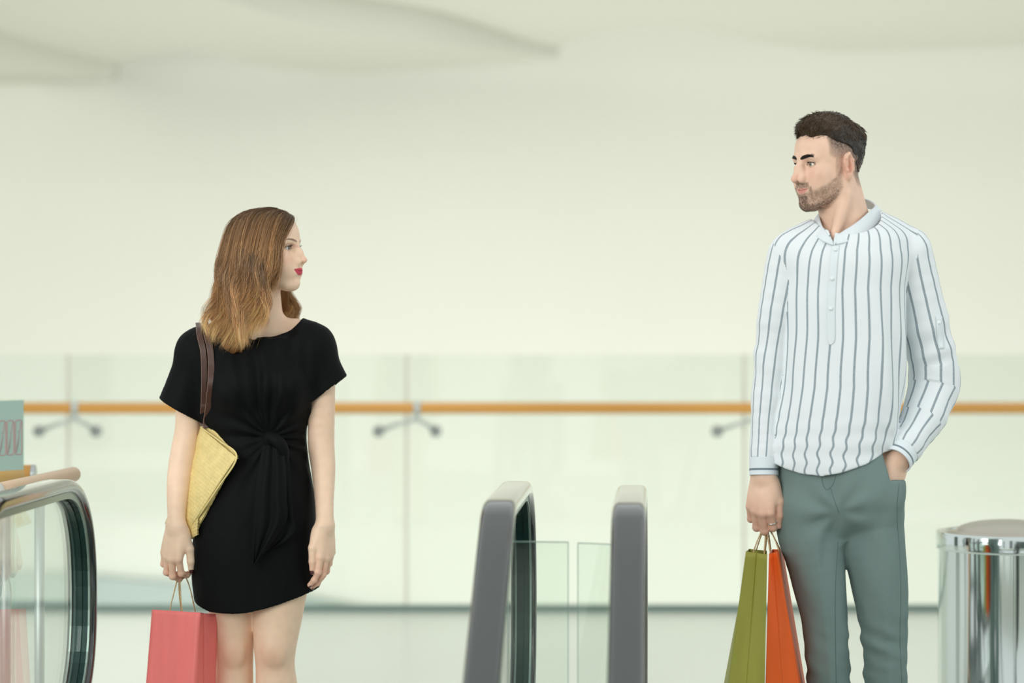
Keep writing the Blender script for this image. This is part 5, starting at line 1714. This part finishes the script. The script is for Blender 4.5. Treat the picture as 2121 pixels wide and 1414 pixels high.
M_white_cloth = mat('white_cotton', srgb(226, 233, 237), rough=0.85, spec=0.2, attr='col', bump=(260, 0.25, 0.0008))
WHITE = np.array(srgb(226, 233, 237)[:3]); GREYS = np.array(srgb(120, 134, 144)[:3])
# cuffs
def cuff(c, n, r0, r1, ln, flat=1.0):
    n = n / np.linalg.norm(n); e1 = np.cross(n, (0, 1.0, 0)); e1 /= np.linalg.norm(e1); e2 = np.cross(n, e1)
    nu, nv = 48, 26; vs, cs = [], []
    for j in range(nv):
        t = j / (nv - 1)
        for i in range(nu):
            a = 2 * math.pi * i / nu; r = r0 + (r1 - r0) * t + 0.0008 * math.sin(3 * a + 1)
            vs.append(c + n * (ln * t) + r * (math.cos(a) * e1 + flat * math.sin(a) * e2))
            cs.append(GREYS if 0.60 < t < 0.74 else WHITE)
    fs = [[j*nu+i, j*nu+(i+1) % nu, (j+1)*nu+(i+1) % nu, (j+1)*nu+i] for j in range(nv-1) for i in range(nu)]
    ob = np_mesh('cuff', vs, np.array(fs), M_white_cloth, shirt); set_col(ob, 'col', cs)
    md = ob.modifiers.new('thick', 'SOLIDIFY'); md.thickness = 0.003; md.offset = 0
    return ob
cuff(cutL - nL * 0.004, np.array([0.0, -0.10, -1.0]), 0.0350, 0.0352, 0.045)
cuff(cutR - nR * 0.008, nR, 0.0405, 0.0385, 0.044)
# collar band
topc = [(1731, 489, -0.086), (1748, 478, -0.078), (1775, 460, -0.052), (1800, 438, -0.008), (1812, 424, 0.035), (1790, 412, 0.075), (1750, 410, 0.088), (1712, 424, 0.066), (1699, 444, 0.016), (1700, 460, -0.030), (1709, 478, -0.066), (1725, 500, -0.088)]
botc = [(1732, 506, -0.100), (1752, 502, -0.102), (1789, 490, -0.074), (1819, 463, -0.014), (1832, 444, 0.04), (1802, 432, 0.094), (1750, 430, 0.108), (1702, 442, 0.082), (1682, 464, 0.018), (1686, 483, -0.050), (1704, 499, -0.090), (1726, 508, -0.100)]
tc_ = catmull([MM(*p) for p in topc], 70); bc_ = catmull([MM(*p) for p in botc], 70); nv = 8; vs = []
for j in range(nv):
    t = j / (nv - 1); vs += list(tc_ * (1 - t) + bc_ * t)
fs = [[j*70+i, j*70+i+1, (j+1)*70+i+1, (j+1)*70+i] for j in range(nv-1) for i in range(69)]
col_ = np_mesh('collar', vs, np.array(fs), M_white_cloth, shirt)
cs = np.tile(WHITE, (len(vs), 1)); set_col(col_, 'col', cs)
md = col_.modifiers.new('thick', 'SOLIDIFY'); md.thickness = 0.004; md.offset = 0
# placket with buttons
def cloth_strip(name, left, right, F, Y0, material, parent, nu=6, nv=40, lift=0.0022, thick=0.0025, colour=WHITE):
    Lc_ = catmull(np.array(left, float), nv); Rc_ = catmull(np.array(right, float), nv)
    px = [tuple(Lc_[j] * (1 - i/(nu-1)) + Rc_[j] * (i/(nu-1))) for j in range(nv) for i in range(nu)]
    vs = on_surface(F, px, Y0, lift)
    fs = [[j*nu+i, j*nu+i+1, (j+1)*nu+i+1, (j+1)*nu+i] for j in range(nv-1) for i in range(nu-1)]
    ob = np_mesh(name, vs, np.array(fs), material, parent)
    if colour is not None: set_col(ob, 'col', np.tile(colour, (len(vs), 1)))
    md = ob.modifiers.new('thick', 'SOLIDIFY'); md.thickness = thick; md.offset = 0
    return ob
plk = cloth_strip('placket', [(1722, 508), (1716, 560), (1712, 640), (1713, 700), (1719, 714)], [(1739, 508), (1734, 560), (1730, 640), (1730, 700), (1722, 714)], SH, MY - 0.3, M_white_cloth, shirt, lift=0.0012, thick=0.002)
for bx_, by_ in ((1731, 517), (1724, 577), (1721, 639)):
    p = on_surface(SH, [(bx_, by_)], MY - 0.3, 0.0045)[0]
    bt = tube('button', [p + np.array([0, 0.002, 0]), p, p + np.array([0, -0.0012, 0])], [0.0052, 0.0052, 0.0045], M_button, shirt, seg=18)
tab = cloth_strip('sleeve_tab', [(1939, 655), (1941, 690), (1944, 722)], [(1951, 655), (1953, 690), (1955, 722)], SH, MY - 0.3, M_white_cloth, shirt, nv=14)
p = on_surface(SH, [(1945, 668)], MY - 0.3, 0.0045)[0]
tube('button', [p + np.array([0, 0.002, 0]), p, p + np.array([0, -0.0012, 0])], [0.0052, 0.0052, 0.0045], M_button, shirt, seg=18)

# ---- trousers mesh
TV, TQ = nets(trouserF, [MM(1585, 0)[0], MY - 0.2, MM(0, 1760)[2]], [MM(1900, 0)[0], MY + 0.22, MM(0, 925)[2]], 0.0042)
trous = np_mesh('trousers', TV, TQ, M_trouser, man)
trous['label'] = 'plain grey straight trousers'
M_seam = mat('trouser_seam', srgb(92, 108, 106), rough=0.9)
def cloth_seam(pts, F, Y0, material, parent, r=0.0006, n=40):
    P = on_surface(F, [tuple(p) for p in catmull(np.array(pts, float), n)], Y0, 0.0002)
    return tube('seam', P, r, material, parent, seg=6)
cloth_seam([(1702, 978), (1704, 1000), (1712, 1014), (1724, 1006)], TF, MY - 0.3, M_seam, trous)
cloth_seam([(1724, 1006), (1730, 990), (1733, 972)], TF, MY - 0.3, M_seam, trous)
cloth_seam([(1720, 1010), (1728, 1035), (1738, 1062)], TF, MY - 0.3, M_seam, trous)
cloth_seam([(1862, 1000), (1858, 1060), (1864, 1160), (1866, 1240), (1864, 1320), (1868, 1414)], TF, MY - 0.3, M_seam, trous)
cloth_seam([(1736, 1120), (1731, 1200), (1730, 1280), (1732, 1414)], TF, MY - 0.3, M_seam, trous)
# shoes
for fx in (1724, 1842):
    S = Field(); x0 = MM(fx, 0, 0.03)[0]; y0 = MY + 0.03
    S.chain([(x0, y0 + 0.04, 0.045), (x0, y0 - 0.06, 0.040), (x0 - 0.01, y0 - 0.18, 0.030)], [0.042, 0.046, 0.038], 0.03, flat=((0, 0, 1), 0.85))
    S.cone((x0, y0 + 0.01, 0.05), (x0, y0 + 0.01, 0.085), 0.042, 0.040, 0.02)
    S.add(lambda P: -P[:, 2] + F32(0.001), (x0, y0, 0), 0, 0.004, 'i')
    v, q = nets(S, [x0 - 0.08, y0 - 0.25, -0.01], [x0 + 0.08, y0 + 0.12, 0.14], 0.004)
    np_mesh('shoe', v, q, M_shoe_w, man)
# thumb nail and ring
M_nail = mat('bare_nail', srgb(228, 178, 160), rough=0.3)
nail(man, mt1[4][0], mt1[4][1], np.array([0.25, -1.0, 0.15]), mt1[4][3], M_nail)
ja, jb, r0_, r1_ = mt1[5][0]
axr = (jb - ja) / np.linalg.norm(jb - ja); rc = ja + (jb - ja) * 0.62; rad_r = (r0_ * 0.38 + r1_ * 0.62) + 0.0006
e1 = np.cross(axr, (0, 0, 1.0)); e1 /= np.linalg.norm(e1); e2 = np.cross(axr, e1)
tube('ring', [rc + rad_r * (math.cos(a) * e1 + math.sin(a) * e2) for a in np.linspace(0, 2 * math.pi, 30)], 0.0018, M_silver, man, seg=8)
print('man', round(time.time() - T0, 1), len(V), len(SV), len(TV), len(hv))
# ================================================================== bags
def twine(name, pts, material, parent, r=0.0013, turns=90.0):
    P = catmull(np.array(pts), 60)
    tan = np.gradient(P, axis=0); ln = np.concatenate([[0], np.cumsum(np.linalg.norm(np.diff(P, axis=0), axis=1))]); tan /= np.linalg.norm(tan, axis=1)[:, None]
    a = np.cross(tan, (0.0, 1.0, 0.13)); a /= np.linalg.norm(a, axis=1)[:, None]; b = np.cross(tan, a)
    vs, fs, n = [], [], 0
    for k in range(2):
        ph = ln * turns * 6 + k * math.pi
        v, f = tube_arrays(P + (np.cos(ph)[:, None] * a + np.sin(ph)[:, None] * b) * r * 0.75, r, seg=6)
        vs.append(v); fs += [[i + n for i in q] for q in f]; n += len(v)
    return np_mesh(name, np.vstack(vs), fs, material, parent)

def panel(name, c, material, parent, crumple=0.0012, nu=14, nv=26, seed=0, bow=0.0, thick=0.0009):
    """paper panel over four corners (top-left, top-right, bottom-right, bottom-left), slightly crumpled"""
    c = [np.asarray(p, float) for p in c]
    nrm = np.cross(c[1] - c[0], c[3] - c[0]); nrm /= np.linalg.norm(nrm)
    vs = []
    for j in range(nv):
        t = j / (nv - 1)
        for i in range(nu):
            s = i / (nu - 1)
            p = (c[0] * (1 - s) + c[1] * s) * (1 - t) + (c[3] * (1 - s) + c[2] * s) * t
            e = 4 * s * (1 - s)
            vs.append(p + nrm * bow * e * math.sin(t * math.pi * 0.9 + 0.2))
    vs = np.array(vs)
    S = np.tile(np.linspace(0, 1, nu), nv); Tt = np.repeat(np.linspace(0, 1, nv), nu)
    edge = np.minimum(1, 8 * S * (1 - S)) * np.minimum(1, 10 * Tt)
    vs += nrm * (crumple * edge * vnoise(vs + seed * 3.1, (26, 26, 11)))[:, None]
    fs = [[j*nu+i, j*nu+i+1, (j+1)*nu+i+1, (j+1)*nu+i] for j in range(nv - 1) for i in range(nu - 1)]
    ob = np_mesh(name, vs, np.array(fs), material, parent)
    md = ob.modifiers.new('thick', 'SOLIDIFY'); md.thickness = thick; md.offset = 0
    return ob

M_twine = mat('paper_twine', srgb(206, 174, 128), rough=0.8, noise=(200, 0.15))
def paper_bag(label, top, bot, m_paper, crease, base_z=None, loops=(), turn=0.02):
    """top/bot: FL, FR, BR, BL corners; gussets (left and right pairs given by crease side) fold inwards"""
    top = [np.asarray(p, float) for p in top]; bot = [np.asarray(p, float) for p in bot]
    e = empty('paper_bag', tuple(sum(bot) / 4)); tag(e, label, 'shopping bag', 'paper shopping bags carried by the couple')
    names = ['front', 'right', 'back', 'left']
    ctr_t, ctr_b = sum(top) / 4, sum(bot) / 4
    for k in range(4):
        a, b = k, (k + 1) % 4
        if crease[k] > 0:
            mt = (top[a] + top[b]) / 2; mb = (bot[a] + bot[b]) / 2
            mt = mt + (ctr_t - mt) * crease[k]; mb = mb + (ctr_b - mb) * crease[k] * 0.12
            panel('gusset_half', (top[a], mt, mb, bot[a]), m_paper, e, 0.0024, seed=k)
            panel('gusset_half', (mt, top[b], bot[b], mb), m_paper, e, 0.0024, seed=k + 5)
        else:
            panel('panel', (top[a], top[b], bot[b], bot[a]), m_paper, e, 0.0018, seed=k + 9, bow=0.002)
    panel('base', (bot[0], bot[1], bot[2], bot[3]), m_paper, e, 0.0)
    for lp in loops:
        twine('handle', lp, M_twine, e)
    return e

M_redp = mat('red_paper', srgb(247, 122, 118), rough=0.42, spec=0.6, noise=(9, 0.06, (3, 3, 0.5)))
M_olive = mat('olive_paper', srgb(160, 156, 66), rough=0.55, spec=0.4, noise=(9, 0.07, (3, 3, 0.5)))
M_orange = mat('orange_paper', srgb(232, 96, 28), rough=0.5, spec=0.4, noise=(9, 0.07, (3, 3, 0.5)))
paper_bag('coral red paper shopping bag hanging from the woman\'s hand',
          [WM(315, 1262, -0.072), WM(415, 1268, -0.136), WM(450, 1272, -0.044), WM(352, 1265, 0.020)],
          [WM(299, 1462, -0.081), WM(400, 1475, -0.148), WM(445, 1462, -0.046), WM(343, 1455, 0.022)],
          M_redp, (0, 0.22, 0, 0.22),
          loops=[[WM(351, 1280, -0.080), WM(352, 1262, -0.086), WM(359, 1232, -0.081), WM(366, 1205, -0.056), WM(370, 1192, -0.032), WM(373, 1205, -0.051), WM(374, 1232, -0.086), WM(377, 1264, -0.100), WM(377, 1282, -0.096)],
                 [WM(376, 1280, 0.004), WM(375, 1262, 0.004), WM(371, 1225, -0.006), WM(372, 1192, -0.028), WM(384, 1195, -0.030), WM(394, 1220, -0.016), WM(404, 1266, -0.014), WM(405, 1285, -0.014)]])
paper_bag('olive green paper shopping bag in the man\'s hand, beside the orange one',
          [MM(1545, 1142, -0.125), MM(1589, 1148, -0.125), MM(1588, 1140, 0.115), MM(1552, 1136, 0.115)],
          [MM(1505, 1442, -0.135), MM(1583, 1446, -0.135), MM(1580, 1428, 0.125), MM(1498, 1424, 0.125)],
          M_olive, (0.16, 0, 0.16, 0),
          loops=[[MM(1560, 1160, -0.03), MM(1561, 1142, -0.03), MM(1572, 1112, -0.02), MM(1584, 1090, -0.012), MM(1585, 1088, 0.008), MM(1576, 1110, 0.03), MM(1566, 1140, 0.05)],
                 [MM(1583, 1162, -0.04), MM(1583, 1145, -0.04), MM(1585, 1115, -0.02), MM(1587, 1090, -0.004), MM(1588, 1110, 0.02), MM(1585, 1142, 0.04)]])
paper_bag('bright orange paper shopping bag in the man\'s hand, against his trouser leg',
          [MM(1593, 1147, -0.120), MM(1609, 1142, -0.120), MM(1621, 1137, 0.110), MM(1600, 1137, 0.110)],
          [MM(1585, 1446, -0.130), MM(1659, 1440, -0.130), MM(1669, 1424, 0.120), MM(1590, 1424, 0.120)],
          M_orange, (0.10, 0, 0.10, 0),
          loops=[[MM(1596, 1160, -0.04), MM(1595, 1142, -0.04), MM(1590, 1112, -0.02), MM(1587, 1090, -0.012), MM(1589, 1089, 0.01), MM(1593, 1112, 0.03), MM(1597, 1142, 0.05)],
                 [MM(1614, 1160, -0.03), MM(1613, 1140, -0.03), MM(1602, 1110, -0.015), MM(1591, 1088, -0.004), MM(1590, 1090, 0.014), MM(1603, 1112, 0.03), MM(1616, 1138, 0.05)]])

# ------------------------------------------------------------------ yellow woven shoulder bag
M_woven = mat('yellow_woven_leather', srgb(232, 210, 142), rough=0.38, spec=0.5, noise=(45, 0.10))
M_strap = mat('brown_leather', srgb(74, 44, 34), rough=0.4, spec=0.5, noise=(40, 0.12))
M_strapedge = mat('strap_edge', srgb(150, 120, 104), rough=0.6)
sb = empty('shoulder_bag', tuple(WM(415, 1117, -0.02)))
tag(sb, 'yellow woven leather shoulder bag with brown straps, tucked under the woman\'s arm', 'handbag')
def weave(u, v, p=0.0105):
    """basket weave height: strips over and under, two wide"""
    a = u / p; b = v / p
    i = np.floor(a); j = np.floor(b); fa = a - i; fb = b - j
    even = ((i + j) % 2) == 0
    h1 = np.sin(np.pi * fb) ** 0.6 * (0.55 + 0.45 * np.sin(np.pi * fa))
    h2 = np.sin(np.pi * fa) ** 0.6 * (0.55 + 0.45 * np.sin(np.pi * fb))
    return np.where(even, h1, h2 * 0.85)
def woven_panel(name, quad, dep, parent, amp=0.0028, nu=104, nv=116, bulge=0.012, thick=0.008):
    """quad: four (px, py) corners; dep(px, py) depth"""
    q = [np.array(c, float) for c in quad]
    S, Tt = np.meshgrid(np.linspace(0, 1, nu), np.linspace(0, 1, nv))
    S, Tt = S.ravel(), Tt.ravel()
    P = ((q[0][None] * (1 - S)[:, None] + q[1][None] * S[:, None]) * (1 - Tt)[:, None] + (q[3][None] * (1 - S)[:, None] + q[2][None] * S[:, None]) * Tt[:, None])
    L1 = np.linalg.norm(q[1] - q[0]) * PXW; L2 = np.linalg.norm(q[3] - q[0]) * PXW
    h = weave(S * L1 * 1.1, Tt * L2 * 1.1) * amp + bulge * (16 * S * (1 - S) * Tt * (1 - Tt)) ** 0.5
    vs = np.array([WM(p[0], p[1], dep(p[0], p[1]) - hh) for p, hh in zip(P, h)])
    fs = np.array([[j*nu+i, j*nu+i+1, (j+1)*nu+i+1, (j+1)*nu+i] for j in range(nv - 1) for i in range(nu - 1)])
    ob = np_mesh(name, vs, fs[:, ::-1], M_woven, parent)
    md = ob.modifiers.new('thick', 'SOLIDIFY'); md.thickness = thick; md.offset = -1
    return ob
def bdep(px, py): return -0.002 - 0.132 * (px - 400) / 91.0 - 0.05 * min(1.3, max(0.0, (py - 930) / 110.0))
woven_panel('back_panel', [(424, 868), (490, 942), (397, 1116), (341, 1084)], lambda x, y: bdep(x, y) + 0.018, sb, bulge=0.008)
woven_panel('front_flap', [(415, 884), (490, 946), (388, 1104), (352, 1070)], bdep, sb, bulge=0.016)
woven_panel('lower_fold', [(392, 1068), (411, 1066), (408, 1108), (394, 1116)], lambda x, y: bdep(x, y) + 0.004, sb, nu=40, nv=50, bulge=0.006)
tube('piping', catmull([WM(415, 884, bdep(415, 884) - 0.003), WM(455, 913, bdep(455, 913) - 0.006), WM(490, 946, bdep(490, 946) - 0.003), WM(450, 1012, bdep(450, 1012) - 0.008), WM(388, 1104, bdep(388, 1104) - 0.003)], 50), 0.0024, M_woven, sb, seg=8)
def strap(front, w):
    """flat strap: follows the dress up the front of the shoulder, over it and down behind; w in pixels"""
    F = catmull(np.array(front, float), 60)
    keep = []
    for p in F:
        d = hit(D1, p[0], p[1], WY - 0.3)
        if d is not None: keep.append((p, d))
    x0, y0 = keep[0][0]; d0 = keep[0][1] - WY
    top3d = [(x0 + 14, y0 + 60, 0.125), (x0 + 5, y0 + 12, 0.085), (x0, y0 - 4, 0.045), (x0 - 1, y0 - 5, 0.5 * d0 + 0.01)]
    pts = np.array([W(p[0], p[1], d - 0.006) for p, d in keep if p[1] < 850] + [WM(front[-1][0], front[-1][1] + k, bdep(front[-1][0], front[-1][1]) + 0.006) for k in (-6, 0, 6)])
    # pull tight where it leaves the cloth towards the bag
    allp = np.vstack([np.array([WM(*p) for p in top3d]), pts])
    P = catmull(allp[::2] if len(allp) > 30 else allp, 60)
    tan = np.gradient(P, axis=0); tan /= np.linalg.norm(tan, axis=1)[:, None]
    side = np.array([1.0, 0.0, 0.0]) - tan * tan[:, :1]; side /= np.linalg.norm(side, axis=1)[:, None]
    nr = np.cross(side, tan); hw = w * PXW / 2; th = 0.0018
    vs = np.concatenate([P - side * hw + nr * th, P + side * hw + nr * th, P + side * hw - nr * th, P - side * hw - nr * th]).reshape(4, -1, 3); n = P.shape[0]
    fs = [[a * n + i, a * n + i + 1, b * n + i + 1, b * n + i] for i in range(n - 1) for a, b in ((0, 1), (1, 2), (2, 3), (3, 0))]
    st = np_mesh('strap', vs.reshape(-1, 3), np.array(fs), M_strap, sb, smooth=False)
    for sd in (-1, 1):
        tube('strap_edge', P + side * hw * sd, 0.0012, M_strapedge, st, seg=6)
strap([(411, 660), (413, 690), (421, 730), (423, 780), (422, 830), (420, 876)], 10)
strap([(425, 655), (427, 685), (436, 730), (437, 780), (433, 830), (427, 880)], 11)
tris = sum(len(o.data.polygons) * 2 for o in bpy.data.objects if o.type == 'MESH')
